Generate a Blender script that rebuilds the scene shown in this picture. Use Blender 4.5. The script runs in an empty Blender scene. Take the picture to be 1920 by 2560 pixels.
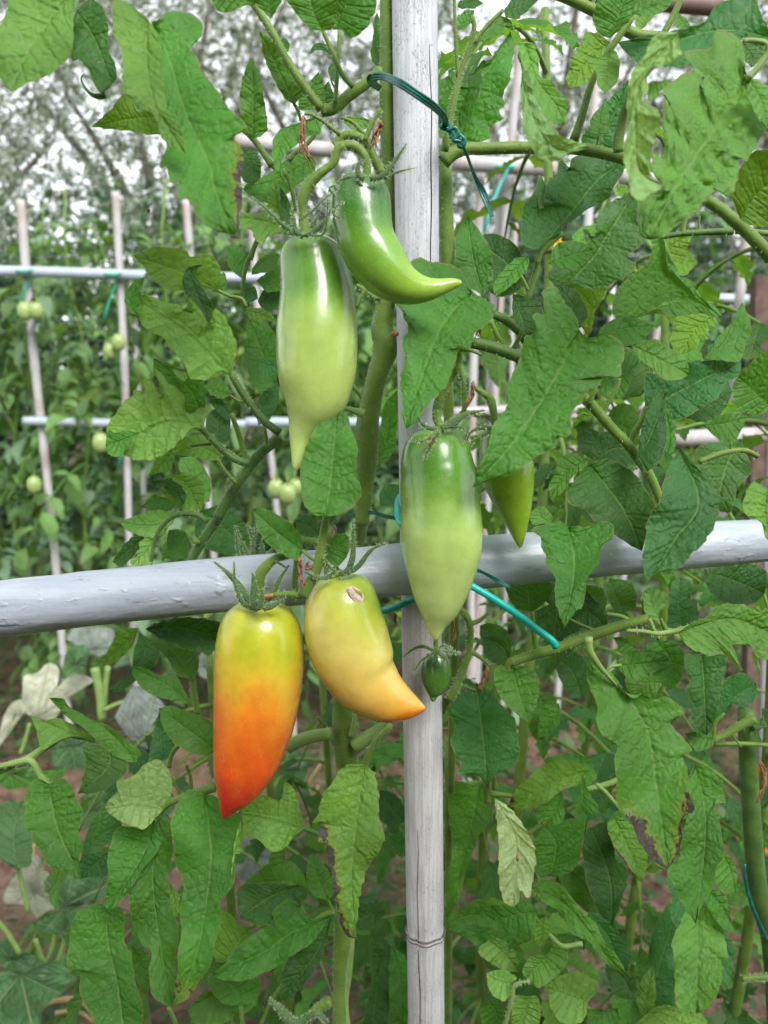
import bpy, math, random
import numpy as np
from mathutils import Vector, Matrix
random.seed(7); rng = np.random.default_rng(7)
S = bpy.context.scene
COL = S.collection
R = math.radians

# ---------------------------------------------------------------- camera
FPX = 1934.0                      # focal length in photograph pixels (1920 x 2560)
CAM = Vector((0, 0, 1.30)); PITCH = R(-10)
cd = bpy.data.cameras.new('camera'); cam = bpy.data.objects.new('camera', cd); COL.objects.link(cam)
cam.location = CAM; cam.rotation_euler = (R(90) + PITCH, 0, 0)
cd.sensor_fit = 'VERTICAL'; cd.sensor_height = 36; cd.sensor_width = 27
cd.lens = 36 * FPX / 2560; cd.clip_start = .05; cd.clip_end = 600
cd.dof.use_dof = True; cd.dof.focus_distance = .49; cd.dof.aperture_fstop = 8.0
S.camera = cam
# ---------------------------------------------------------------- sky and sun (bright overcast)
W = bpy.data.worlds.new('World'); S.world = W; W.use_nodes = True
wt = W.node_tree; wt.nodes.clear()
sk = wt.nodes.new('ShaderNodeTexSky'); sk.sky_type = 'NISHITA'; sk.sun_disc = False
SUN_EL, SUN_AZ = R(44), R(157)
sk.sun_elevation = SUN_EL; sk.sun_rotation = SUN_AZ
sk.air_density = 1.0; sk.dust_density = 1.0; sk.ozone_density = 1.0
hs = wt.nodes.new('ShaderNodeHueSaturation'); hs.inputs['Saturation'].default_value = .15
bg = wt.nodes.new('ShaderNodeBackground'); bg.inputs['Strength'].default_value = .15
wo = wt.nodes.new('ShaderNodeOutputWorld')
wt.links.new(sk.outputs[0], hs.inputs['Color']); wt.links.new(hs.outputs[0], bg.inputs[0]); wt.links.new(bg.outputs[0], wo.inputs[0])
sd = bpy.data.lights.new('sun', 'SUN'); sd.energy = 1.4; sd.angle = R(26); sd.color = (1, .97, .93)
so = bpy.data.objects.new('sun', sd); COL.objects.link(so)
sdir = Vector((math.sin(SUN_AZ) * math.cos(SUN_EL), math.cos(SUN_AZ) * math.cos(SUN_EL), math.sin(SUN_EL)))
so.rotation_euler = sdir.to_track_quat('Z', 'Y').to_euler(); so.location = sdir * 20
S.view_settings.view_transform = 'Standard'; S.view_settings.look = 'None'
S.view_settings.exposure = 1.45; S.view_settings.gamma = 1; S.view_settings.use_curve_mapping = False
S.render.engine = 'CYCLES'
S.cycles.max_bounces = 7; S.cycles.diffuse_bounces = 4; S.cycles.transmission_bounces = 5; S.cycles.glossy_bounces = 2
S.cycles.use_denoising = True

# ---------------------------------------------------------------- measuring helpers: photo pixels -> places
cp, sp_ = math.cos(PITCH), math.sin(PITCH)
def at(px, py, d):
    """point seen at photo pixel (px,py), d metres deep along the view axis"""
    x = (px - 960) / FPX * d; v = -(py - 1280) / FPX * d
    return Vector((x, cp * d - sp_ * v, CAM.z + sp_ * d + cp * v))
def atv(px, py, d):
    x = (px - 960) / FPX * d; v = -(py - 1280) / FPX * d
    return np.stack([x, cp * d - sp_ * v, CAM.z + sp_ * d + cp * v], -1)
def dfac(py):
    return .91 + .27 * np.asarray(py, float) / 2560
def at_y(px, py, Y):
    """point seen at photo pixel on the upright plane y = Y"""
    p = at(px, py, 1.0) - CAM
    return CAM + p * (Y / p.y)
TO = {1: (0, 0), 2: (600, 0), 3: (1220, 0), 4: (0, 620), 5: (600, 620), 6: (1220, 620),
      7: (0, 1260), 8: (600, 1260), 9: (1220, 1260), 10: (0, 1900), 11: (600, 1900), 12: (1220, 1900)}
K = 700 / 1659
def pts(s, tile):
    a = np.array([[float(c) for c in p.split(',')[:2]] for p in s.split()])
    if tile == 0: return a * (1920 / 1659)
    return a * K + np.array(TO[tile], float)
def catmull(P, n, m=0):
    P = np.asarray(P, float)
    if len(P) < 3:
        t = np.linspace(0, 1, n)[:, None]; return P[0] * (1 - t) + P[-1] * t
    E = np.vstack([2 * P[0] - P[1], P, 2 * P[-1] - P[-2]])
    out = []
    k = 10
    for i in range(1, len(E) - 2):
        t = np.linspace(0, 1, k, endpoint=False)[:, None]
        a, b, c, d = E[i - 1], E[i], E[i + 1], E[i + 2]
        out.append(.5 * (2 * b + (c - a) * t + (2 * a - 5 * b + 4 * c - d) * t * t + (3 * b - a - 3 * c + d) * t ** 3))
    out = np.vstack(out + [E[-2][None]])
    q = out[:, :2] if m == 0 else out[:, :m]
    L = np.r_[0, np.cumsum(np.linalg.norm(np.diff(q, axis=0), axis=1))]
    L /= max(L[-1], 1e-9)
    t = np.linspace(0, 1, n)
    return np.stack([np.interp(t, L, out[:, j]) for j in range(out.shape[1])], -1)

# ---------------------------------------------------------------- mesh helpers
def mk_mesh(name, V, F, mat=None, smooth=True, uv=None, attrs=None):
    me = bpy.data.meshes.new(name)
    V = np.asarray(V, np.float32)
    if isinstance(F, np.ndarray):
        n, k = F.shape
        me.vertices.add(len(V)); me.vertices.foreach_set('co', V.ravel())
        me.loops.add(n * k); me.loops.foreach_set('vertex_index', F.ravel().astype(np.int32))
        me.polygons.add(n); me.polygons.foreach_set('loop_start', np.arange(0, n * k, k, dtype=np.int32))
        try: me.polygons.foreach_set('loop_total', np.full(n, k, np.int32))
        except Exception: pass
        me.update(calc_edges=True)
    else:
        me.from_pydata([tuple(map(float, v)) for v in V], [], F)
    if smooth: me.polygons.foreach_set('use_smooth', [True] * len(me.polygons))
    if uv is not None:
        l = me.uv_layers.new(name='uv')
        vi = np.empty(len(me.loops), np.int32); me.loops.foreach_get('vertex_index', vi)
        l.data.foreach_set('uv', np.asarray(uv, np.float32)[vi].ravel())
    for k_, v in (attrs or {}).items():
        a = me.attributes.new(k_, 'FLOAT', 'POINT'); a.data.foreach_set('value', np.asarray(v, np.float32))
    if mat: me.materials.append(mat)
    me.validate()
    return me
def obj(name, me, parent=None, loc=None):
    o = bpy.data.objects.new(name, me); COL.objects.link(o)
    if loc is not None: o.location = loc
    if parent: o.parent = parent
    return o
def tag(o, label=None, cat=None, group=None, kind=None):
    if label: o['label'] = label
    if cat: o['category'] = cat
    if group: o['group'] = group
    if kind: o['kind'] = kind
    return o
def empty(name, loc, label, cat, group=None):
    o = bpy.data.objects.new(name, None); COL.objects.link(o); o.location = loc; o.empty_display_size = .05
    return tag(o, label, cat, group)
def place(name, V, F, mat, parent=None, **kw):
    """mesh from world-space vertices, its origin at its first point, parented without moving"""
    V = np.asarray(V, float); o0 = V[0].copy()
    me = mk_mesh(name, V - o0, F, mat, **kw)
    o = obj(name, me, parent)
    base = Vector(o0)
    if parent:
        base = base - wloc(parent)
    o.location = base
    return o
def wloc(o):
    v = Vector(o.location); p = o.parent
    while p: v = v + Vector(p.location); p = p.parent
    return v
def grid_faces(nu, nv, wrap=False):
    i = np.arange(nu - 1)[:, None]; j = np.arange(nv if wrap else nv - 1)[None]
    j2 = (j + 1) % nv
    return np.stack([i * nv + j, i * nv + j2, (i + 1) * nv + j2, (i + 1) * nv + j], -1).reshape(-1, 4)
def frames(P):
    T = np.gradient(P, axis=0); T /= np.linalg.norm(T, axis=1)[:, None] + 1e-12
    return T
def sweep(P, rad, seg=10, flat=1.0, prof=None, view=None, closed=True, caps=True):
    """tube along world polyline P; flat<1 squashes it along the view direction; view = direction array"""
    P = np.asarray(P, float); n = len(P); T = frames(P)
    vw = P - np.array(CAM) if view is None else np.broadcast_to(view, P.shape)
    vw = vw / (np.linalg.norm(vw, axis=1)[:, None] + 1e-12)
    N = np.cross(T, vw); nn = np.linalg.norm(N, axis=1)[:, None]
    N = np.where(nn > .15, N / (nn + 1e-9), np.cross(T, np.array([0, 0, 1.]) + .001))
    N /= np.linalg.norm(N, axis=1)[:, None] + 1e-9
    B = np.cross(N, T)
    rad = np.broadcast_to(np.asarray(rad, float), (n,))
    if prof is None:
        a = np.linspace(0, 2 * np.pi, seg, endpoint=False); prof = np.stack([np.cos(a), np.sin(a) * flat], -1)
    prof = np.asarray(prof, float); m = len(prof)
    V = P[:, None] + rad[:, None, None] * (N[:, None] * prof[None, :, 0, None] + B[:, None] * prof[None, :, 1, None])
    V = V.reshape(-1, 3); F = [tuple(int(c) for c in f) for f in grid_faces(n, m, True)]
    if caps:
        F.append(tuple(range(m))[::-1]); F.append(tuple(range((n - 1) * m, n * m)))
    return V, F, N, B
HAIRS = {}
def tube(s, tile, d, r, name, mat, parent, flat=1.0, seg=10, n=None, hair=0, rel=True, bump=0):
    """stem traced through photo points; d = depth or (d0,d1,...), r = radius in tile pixels (start, end)"""
    p = pts(s, tile); k = (1920 / 1659 if tile == 0 else K)
    n = n or max(6, 4 * len(p))
    dd = np.interp(np.linspace(0, 1, len(p)), np.linspace(0, 1, len(np.atleast_1d(d))), np.atleast_1d(d))
    dd = dd * (dfac(p[:, 1]) if rel else 1)
    q = catmull(np.c_[p, dd], n, 2)
    P = atv(q[:, 0], q[:, 1], q[:, 2])
    rr = np.interp(np.linspace(0, 1, n), np.linspace(0, 1, len(np.atleast_1d(r))), np.atleast_1d(r)) * k / FPX * q[:, 2]
    if bump: rr = rr * (1 + bump * np.sin(np.linspace(0, 9, n) + rng.uniform(0, 6)) * .5)
    V, F, N, B = sweep(P, rr, seg, flat)
    o = place(name, V, F, mat, parent)
    if hair:
        HAIRS.setdefault(parent.name, [parent, []])[1].append((P, rr, N, B, hair))
    return o
def flush_hairs(mat):
    for k_, (par, lst) in HAIRS.items():
        VV = []
        for P, rr, N, B, h in lst:
            L = np.linalg.norm(np.diff(P, axis=0), axis=1).sum()
            cnt = int(L * 4200 * h)
            t = rng.uniform(0, len(P) - 1.001, cnt); i = t.astype(int); f = (t - i)[:, None]
            c = P[i] * (1 - f) + P[i + 1] * f; r = (rr[i] * (1 - f[:, 0]) + rr[i + 1] * f[:, 0])[:, None]
            a = rng.uniform(0, 6.283, cnt)[:, None]
            nrm = N[i] * np.cos(a) + B[i] * np.sin(a)
            tn = P[i + 1] - P[i]; tn /= np.linalg.norm(tn, axis=1)[:, None] + 1e-9
            ln = rng.uniform(.0008, .0026, cnt)[:, None]
            jit = rng.normal(0, .3, (cnt, 3))
            dr = nrm + jit; dr /= np.linalg.norm(dr, axis=1)[:, None]
            b0 = c + nrm * r * .97
            w = tn * .00014
            VV.append(np.stack([b0 - w, b0 + w, b0 + dr * ln], 1).reshape(-1, 3))
        V = np.vstack(VV); F = np.arange(len(V)).reshape(-1, 3)
        o = place('stem_hairs', V, F, mat, par, smooth=False); o['kind'] = 'stuff'

# ---------------------------------------------------------------- node helpers
class NT:
    def __init__(s, name):
        s.m = bpy.data.materials.new(name); s.m.use_nodes = True; s.t = s.m.node_tree; s.t.nodes.clear()
    def n(s, typ, ins=None, **kw):
        x = s.t.nodes.new(typ)
        for k_, v in kw.items(): setattr(x, k_, v)
        for k_, v in (ins or {}).items(): s.set(x.inputs[k_], v)
        return x
    def set(s, sock, v):
        if isinstance(v, bpy.types.NodeSocket): s.t.links.new(v, sock)
        elif isinstance(v, bpy.types.Node): s.t.links.new(v.outputs[0], sock)
        else:
            if isinstance(v, (tuple, list)) and len(v) == 3 and len(sock.default_value) == 4: v = (*v, 1)
            sock.default_value = v
    def math(s, op, a, b=0.0, c=None, clamp=False):
        x = s.t.nodes.new('ShaderNodeMath'); x.operation = op; x.use_clamp = clamp
        s.set(x.inputs[0], a); s.set(x.inputs[1], b)
        if c is not None: s.set(x.inputs[2], c)
        return x.outputs[0]
    def mix(s, f, a, b, typ='MIX'):
        x = s.t.nodes.new('ShaderNodeMix'); x.data_type = 'RGBA'; x.blend_type = typ
        s.set(x.inputs[0], f); s.set(x.inputs[6], a); s.set(x.inputs[7], b)
        return x.outputs[2]
    def rng(s, v, a, b, c=0., d=1., smooth=True):
        x = s.t.nodes.new('ShaderNodeMapRange')
        if smooth: x.interpolation_type = 'SMOOTHSTEP'
        s.set(x.inputs[0], v)
        for i, q in enumerate((a, b, c, d)): s.set(x.inputs[1 + i], q)
        return x.outputs[0]
    def noise(s, vec, scale, detail=2, rough=.5, dist=0.):
        x = s.n('ShaderNodeTexNoise', {'Scale': scale, 'Detail': detail, 'Roughness': rough, 'Distortion': dist})
        if vec is not None: s.set(x.inputs['Vector'], vec)
        return x.outputs[0]
    def ramp(s, v, stops):
        x = s.t.nodes.new('ShaderNodeValToRGB'); s.set(x.inputs[0], v)
        e = x.color_ramp.elements
        while len(e) < len(stops): e.new(.5)
        for i, (p, c) in enumerate(stops): e[i].position = p; e[i].color = (*c, 1)
        return x.outputs[0]
    def mapping(s, vec, scale=(1, 1, 1), rot=(0, 0, 0)):
        x = s.n('ShaderNodeMapping', {'Vector': vec}); x.inputs['Scale'].default_value = scale; x.inputs['Rotation'].default_value = rot
        return x.outputs[0]
    def bump(s, h, strength, dist, normal=None):
        x = s.n('ShaderNodeBump', {'Height': h, 'Strength': strength, 'Distance': dist})
        if normal is not None: s.set(x.inputs['Normal'], normal)
        return x.outputs[0]
    def out(s, sh): s.n('ShaderNodeOutputMaterial', {'Surface': sh}); return s.m
    def bsdf(s, **k_):
        x = s.t.nodes.new('ShaderNodeBsdfPrincipled')
        for a, v in k_.items(): s.set(x.inputs[a.replace('_', ' ')], v)
        return x.outputs[0]
def coord(t, which='Object'): return t.n('ShaderNodeTexCoord').outputs[which]
def pbsdf(t, color, rough=.5, spec=.5, normal=None, **extra):
    x = t.t.nodes.new('ShaderNodeBsdfPrincipled')
    t.set(x.inputs['Base Color'], color); t.set(x.inputs['Roughness'], rough); t.set(x.inputs['Specular IOR Level'], spec)
    if normal is not None: t.set(x.inputs['Normal'], normal)
    for k_, v in extra.items(): t.set(x.inputs[k_.replace('_', ' ')], v)
    return x.outputs[0]
def simple(name, c, rough=.6, spec=.4, nscale=60, nvar=.25, bump=0, bs=200):
    t = NT(name); o = coord(t)
    nz = t.rng(t.noise(o, nscale, 4), .3, .7, 1 - nvar, 1 + nvar, False)
    cc = t.mix(1.0, (*c, 1), nz, 'MULTIPLY')
    nm = t.bump(t.noise(o, bs, 3), bump, .001) if bump else None
    return t.out(pbsdf(t, cc, rough, spec, nm))
# ---------------------------------------------------------------- materials
def leaf_material(name='leaf_skin', fine=True):
    t = NT(name); oc = coord(t)
    oi = t.n('ShaderNodeObjectInfo'); tone = oi.outputs['Color']
    geo = t.n('ShaderNodeNewGeometry'); back = geo.outputs['Backfacing']
    big = t.rng(t.noise(oc, 22, 2), .3, .7, .80, 1.22, False)
    col = t.mix(1.0, tone, big, 'MULTIPLY')
    # yellowing drifts of the blade
    yl = t.rng(t.noise(oc, 14, 3, .6), .56, .78, 0, .45)
    col = t.mix(yl, col, t.mix(1.0, col, (1.55, 1.25, .75, 1), 'MULTIPLY'))
    if fine:
        uvn = t.n('ShaderNodeUVMap', uv_map='uv').outputs[0]
        sx = t.n('ShaderNodeSeparateXYZ', {0: uvn}); tt, rs = sx.outputs[0], sx.outputs[1]
        r = t.math('ABSOLUTE', rs); side = t.math('SIGN', rs)
        wob = t.math('MULTIPLY', t.math('SUBTRACT', t.noise(oc, 60, 2), .5), .55)
        u = t.math('ADD', t.math('SUBTRACT', t.math('MULTIPLY', tt, 7.0), t.math('MULTIPLY', t.math('POWER', r, .8), .95)), t.math('ADD', t.math('MULTIPLY', side, .22), wob))
        fr = t.math('ABSOLUTE', t.math('SUBTRACT', t.math('FRACT', t.math('ADD', u, 10.0)), .5))
        sv = t.rng(fr, .018, .07, 1, 0)
        svw = t.rng(fr, .0, .22, 1, 0)
        mid = t.rng(r, .012, .045, 1, 0)
        midw = t.rng(r, .0, .14, 1, 0)
        vo = t.n('ShaderNodeTexVoronoi', {'Vector': t.mapping(oc, (1, 1, 1)), 'Scale': 210.0, 'Randomness': 1.0}, feature='DISTANCE_TO_EDGE')
        net = t.rng(vo.outputs[0], .0, .07, 1, 0)
        vein = t.math('MAXIMUM', t.math('MULTIPLY', sv, .7), mid)
        # top: pale veins; underside: darker raised veins
        vt = t.mix(t.math('MAXIMUM', t.math('MULTIPLY', sv, .22), t.math('MULTIPLY', mid, .6)), col, t.mix(.6, col, (.22, .36, .10, 1)))
        vt = t.mix(t.math('MULTIPLY', svw, .34), vt, t.mix(1.0, vt, (.55, .66, .7, 1), 'MULTIPLY'))
        vt = t.mix(t.math('MULTIPLY', net, .16), vt, t.mix(1.0, vt, (.6, .72, .6, 1), 'MULTIPLY'))
        ub = t.mix(.28, t.mix(1.0, col, (1.3, 1.4, 1.4, 1), 'MULTIPLY'), (.19, .31, .12, 1))
        vu = t.mix(t.math('MAXIMUM', t.math('MULTIPLY', vein, .5), t.math('MULTIPLY', net, .35)), ub, t.mix(1.0, ub, (.45, .55, .35, 1), 'MULTIPLY'))
        c = t.mix(back, vt, vu)
        rim = t.rng(t.math('ADD', r, t.math('MULTIPLY', t.noise(oc, 90, 2), .05)), .985, 1.02, 0, .7)
        c = t.mix(rim, c, (.20, .19, .07, 1))
        # speckles, dew-grey bloom, blight
        spk = t.rng(t.noise(oc, 900, 1), .70, .80, 0, .22)
        c = t.mix(spk, c, (.30, .38, .22, 1))
        at_ = t.n('ShaderNodeAttribute', attribute_name='blot').outputs['Fac']
        bn = t.noise(oc, 130, 4, .75)
        bm = t.math('ADD', at_, t.math('MULTIPLY', t.math('MULTIPLY', t.math('SUBTRACT', bn, .5), 2.4), t.rng(at_, 0, .25)))
        c = t.mix(t.rng(bm, .05, .5, 0, .6), c, (.20, .23, .03, 1))
        c = t.mix(t.rng(bm, .52, .68, 0, .92), c, t.mix(t.noise(oc, 300, 2), (.075, .06, .075, 1), (.035, .018, .012, 1)))
        h = t.math('SUBTRACT', t.math('MULTIPLY', t.rng(vo.outputs[0], 0, .35), 1.0), t.math('ADD', t.math('MULTIPLY', svw, 1.1), t.math('MULTIPLY', midw, 1.2)))
        h = t.math('ADD', h, t.math('MULTIPLY', t.noise(oc, 700, 2), .25))
        h = t.math('MULTIPLY', h, t.rng(t.noise(oc, 35, 2), .35, .65, .45, 1.15))
        nm = t.bump(h, .75, .0008)
        rough = t.rng(t.noise(oc, 250, 2), .3, .7, .42, .62, False)
    else:
        c = t.mix(back, col, t.mix(.35, t.mix(1.0, col, (1.3, 1.3, 1.3, 1), 'MULTIPLY'), (.17, .24, .10, 1)))
        nm = t.bump(t.noise(oc, 160, 2), .6, .002); rough = .55
    tc = t.mix(1.0, c, (2.0, 1.75, .45, 1), 'MULTIPLY')
    tr = t.n('ShaderNodeBsdfTranslucent', {'Color': tc}).outputs[0]
    pb = pbsdf(t, c, rough, .26, nm)
    ms = t.n('ShaderNodeMixShader', {0: .36, 1: pb, 2: tr})
    return t.out(ms.outputs[0])
M = {}
M['leaf'] = leaf_material(); M['leaf_far'] = leaf_material('leaf_distant', False)

def stem_material(name, c, c2):
    t = NT(name); o = coord(t)
    n1 = t.noise(o, 70, 3); sp = t.rng(t.noise(o, 1500, 2), .55, .75, 0, .25)
    col = t.mix(t.rng(n1, .35, .65), (*c, 1), (*c2, 1)); col = t.mix(sp, col, (.30, .38, .20, 1))
    nm = t.bump(t.noise(o, 900, 3), .35, .0006)
    x = t.t.nodes.new('ShaderNodeBsdfPrincipled')
    return t.out(pbsdf(t, col, .55, .35, nm, Subsurface_Weight=.08, Subsurface_Radius=(.002, .003, .001), Subsurface_Scale=1.0, Sheen_Weight=.08, Sheen_Roughness=.5))
M['stem'] = stem_material('green_stem', (.095, .175, .020), (.14, .23, .035))
M['stem_dark'] = stem_material('dark_green_stem', (.045, .11, .016), (.08, .16, .025))
M['stem_pale'] = stem_material('pale_green_stem', (.16, .27, .06), (.22, .34, .09))
M['hair'] = simple('stem_hair', (.42, .50, .32), .5)
M['sepal'] = stem_material('calyx_green', (.055, .12, .035), (.09, .16, .05))
M['dry'] = simple('dried_flower', (.28, .15, .075), .8, .2, 400, .5, .8, 900)
M['dry_end'] = simple('dried_stalk', (.42, .22, .08), .8, .2, 300, .4)

def fruit_material(name, stops, streak=(.05, .12, .01), gloss=.22, mott=.10, warp=.10, split=None):
    """skin colour follows the fruit from shoulder (0) to tip (1)"""
    t = NT(name); o = coord(t)
    u = t.n('ShaderNodeAttribute', attribute_name='along').outputs['Fac']
    sd_ = t.n('ShaderNodeAttribute', attribute_name='side').outputs['Fac']
    n1 = t.noise(t.mapping(o, (1, 1, .5)), 34, 3, .55)
    uu = t.math('ADD', u, t.math('MULTIPLY', t.math('SUBTRACT', n1, .5), warp * 2))
    uu = t.math('ADD', uu, t.math('MULTIPLY', sd_, split or 0.0))
    c = t.ramp(uu, stops)
    n2 = t.noise(o, 90, 3)
    c = t.mix(1.0, c, t.rng(n2, .3, .7, 1 - mott, 1 + mott, False), 'MULTIPLY')
    dots = t.rng(t.noise(o, 1300, 1), .60, .74, 0, .32)
    c = t.mix(dots, c, t.mix(.5, c, (.75, .8, .45, 1)))
    st = t.math('MULTIPLY', t.rng(t.noise(t.mapping(o, (1, 1, .18)), 240, 3, .7), .66, .72), t.rng(t.noise(o, 30, 2), .55, .66))
    c = t.mix(t.math('MULTIPLY', st, .6), c, (*streak, 1))
    nm = t.bump(t.noise(o, 55, 2), .18, .004, t.bump(t.noise(o, 900, 2), .10, .0004))
    rg = t.rng(t.noise(o, 120, 3), .3, .7, gloss, gloss + .12, False)
    return t.out(pbsdf(t, c, rg, .40, nm, Subsurface_Weight=.22, Subsurface_Radius=(.012, .008, .003), Subsurface_Scale=.5, Coat_Weight=.5, Coat_Roughness=.14))
M['fruit_pear'] = fruit_material('green_fruit_pear', [(0, (.11, .25, .03)), (.25, (.11, .27, .02)), (.36, (.27, .42, .07)), (.6, (.40, .54, .13)), (1, (.47, .58, .19))], warp=.03)
M['fruit_horn'] = fruit_material('green_fruit_horn', [(0, (.035, .15, .014)), (.22, (.045, .17, .013)), (.42, (.15, .33, .03)), (.7, (.24, .42, .045)), (1, (.36, .50, .08))], warp=.05, gloss=.16)
M['fruit_long'] = fruit_material('green_fruit_long', [(0, (.10, .25, .025)), (.20, (.075, .22, .016)), (.36, (.20, .36, .06)), (.5, (.36, .51, .13)), (1, (.48, .59, .20))], warp=.05)
M['fruit_red'] = fruit_material('ripening_fruit', [(0, (.30, .38, .015)), (.15, (.46, .46, .02)), (.26, (.62, .45, .03)), (.38, (.70, .34, .025)), (.54, (.74, .19, .014)), (.82, (.72, .08, .010)), (.92, (.66, .03, .012)), (1, (.58, .012, .012))], streak=(.3, .05, .01), warp=.30, mott=.08, gloss=.2)
M['fruit_gold'] = fruit_material('golden_fruit', [(0, (.27, .37, .03)), (.18, (.44, .47, .06)), (.38, (.62, .54, .13)), (.7, (.70, .46, .09)), (.95, (.72, .36, .04)), (1, (.70, .20, .01))], streak=(.2, .22, .01), warp=.16, mott=.08, split=-.18)
M['fruit_small'] = fruit_material('small_green_fruit', [(0, (.02, .085, .012)), (.5, (.05, .15, .02)), (1, (.12, .26, .04))])
M['fruit_lime'] = fruit_material('lime_fruit', [(0, (.05, .16, .01)), (.4, (.20, .36, .015)), (1, (.22, .38, .02))])
M['fruit_far'] = simple('pale_green_fruit', (.27, .36, .12), .3, .5, 40, .15)

def pole_material(name, base, dark, wt_, crack=1.0, lng=.12, scale=1.0, bstr=.5, bare=None):
    t = NT(name); o = coord(t)
    mp = t.mapping(o, (1, 1, lng)); mp2 = t.mapping(o, (1, 1, lng * .35))
    n1 = t.noise(mp, 60 * scale, 4, .6); fib = t.noise(mp2, 600 * scale, 3, .6)
    big = t.noise(o, 7, 3)
    c = t.mix(t.rng(n1, .3, .7), (*base, 1), (*wt_, 1))
    if bare: c = t.mix(t.rng(big, .50, .66, 0, .75), c, (*bare, 1))
    c = t.mix(t.math('MULTIPLY', t.rng(fib, .40, .58, 1, 0), .20), c, (*dark, 1))
    vo = t.n('ShaderNodeTexVoronoi', {'Vector': t.mapping(o, (1, 1, lng * 2.6)), 'Scale': 640.0 * scale, 'Randomness': 1.0}, feature='DISTANCE_TO_EDGE')
    msk = t.rng(t.noise(t.mapping(o, (1, 1, .4)), 90, 3, .6), .46, .60)
    ck = t.math('MULTIPLY', t.math('MULTIPLY', t.rng(vo.outputs[0], .0, .06, 1, 0), msk), crack)
    c = t.mix(t.math('MULTIPLY', ck, .85), c, (*dark, 1))
    pit = t.math('MULTIPLY', t.rng(t.noise(t.mapping(o, (1, 1, .45)), 900, 2, .6), .62, .69), .7 * min(1, crack))
    c = t.mix(pit, c, (*dark, 1))
    h = t.math('SUBTRACT', t.math('ADD', t.math('MULTIPLY', fib, .5), t.math('MULTIPLY', n1, .4)), t.math('ADD', ck, pit))
    nm = t.bump(h, bstr, .0007)
    return t.out(pbsdf(t, c, .62, .35, nm))
M['pole'] = pole_material('weathered_painted_cane', (.56, .57, .62), (.10, .09, .12), (.68, .69, .74), .6)
M['pole_low'] = pole_material('weathered_bare_cane', (.53, .53, .55), (.14, .12, .12), (.64, .64, .66), .5, bare=(.52, .47, .43))
def rail_material():
    t = NT('grey_painted_rail'); o = coord(t)
    mp = t.mapping(o, (.10, 1, 1)); n1 = t.noise(mp, 120, 4, .6); big = t.noise(t.mapping(o, (.3, 1, 1)), 30, 3)
    c = t.mix(t.rng(n1, .3, .7), (.34, .39, .45, 1), (.45, .50, .56, 1))
    c = t.mix(t.rng(big, .4, .7, 0, .5), c, (.30, .345, .40, 1))
    dirt = t.math('MULTIPLY', t.rng(t.noise(t.mapping(o, (.25, 1, 1)), 160, 4, .7), .62, .72), .55)
    c = t.mix(dirt, c, (.09, .09, .12, 1))
    sc = t.math('MULTIPLY', t.rng(t.noise(t.mapping(o, (.06, 1, 1)), 420, 2, .7), .66, .70), .5)
    c = t.mix(sc, c, (.42, .45, .53, 1))
    lump = t.rng(t.noise(t.mapping(o, (.6, 1, 1)), 150, 2, .5), .60, .80)
    h = t.math('ADD', t.math('ADD', t.math('MULTIPLY', n1, .8), t.math('MULTIPLY', lump, .8)), t.math('MULTIPLY', t.noise(o, 260, 3), .35))
    return t.out(pbsdf(t, c, .36, .5, t.bump(h, .7, .0012)))
M['rail'] = rail_material()
M['cane_far'] = pole_material('far_cane', (.40, .39, .39), (.15, .13, .12), (.50, .49, .50), .3, bare=(.34, .27, .22))
M['rail_far'] = simple('far_grey_rail', (.36, .41, .47), .4, .5, 8, .15)
M['rail_brown'] = simple('brown_cane_rail', (.20, .13, .11), .6, .4, 12, .3)
M['wood'] = simple('weathered_post', (.11, .075, .06), .8, .3, 30, .4, .5)
def tie_material(name, c, c2, rough):
    t = NT(name); o = coord(t)
    cc = t.mix(t.rng(t.noise(o, 180, 3), .35, .65), (*c, 1), (*c2, 1))
    return t.out(pbsdf(t, cc, rough, .5, t.bump(t.noise(o, 500, 2), .3, .0004)))
M['tie'] = tie_material('green_tie_plastic', (.004, .085, .065), (.015, .16, .125), .32)
M['teal'] = tie_material('teal_tube_plastic', (.0, .42, .36), (.01, .50, .43), .35)
M['tie_far'] = simple('green_twine', (.01, .30, .16), .5)
M['black'] = simple('spider_body', (.02, .015, .012), .4, .5, 500, .4)
M['scar'] = simple('scar_tissue', (.55, .42, .33), .7, .3, 600, .5, .5, 900)

def soil_material():
    t = NT('brown_soil'); o = coord(t)
    n1 = t.noise(o, 1.3, 4); n2 = t.noise(o, 14, 5, .65); n3 = t.noise(o, 70, 3)
    c = t.mix(t.rng(n2, .35, .65), (.10, .066, .045, 1), (.20, .13, .09, 1))
    c = t.mix(t.rng(n1, .45, .62, 0, .45), c, (.07, .095, .035, 1))
    c = t.mix(t.rng(n3, .60, .72, 0, .6), c, (.34, .26, .20, 1))
    h = t.math('ADD', t.math('MULTIPLY', n2, 1.0), t.math('MULTIPLY', n3, .4))
    return t.out(pbsdf(t, c, .95, .15, t.bump(h, .9, .03)))
M['soil'] = soil_material()
M['bark'] = simple('olive_bark', (.12, .10, .085), .9, .2, 12, .4, 1.0, 30)
M['straw'] = simple('straw_stalk', (.42, .32, .15), .7, .3, 60, .3)
M['net'] = simple('green_net_twine', (.05, .14, .09), .6)
M['squash_pale'] = M['leaf']

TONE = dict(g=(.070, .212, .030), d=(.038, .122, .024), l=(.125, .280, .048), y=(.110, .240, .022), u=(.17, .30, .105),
            p=(.30, .38, .20), b=(.046, .165, .042), m=(.060, .152, .032), w=(.48, .50, .38), k=(.22, .26, .24), s=(.085, .20, .075), c=(.20, .31, .12))

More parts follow.
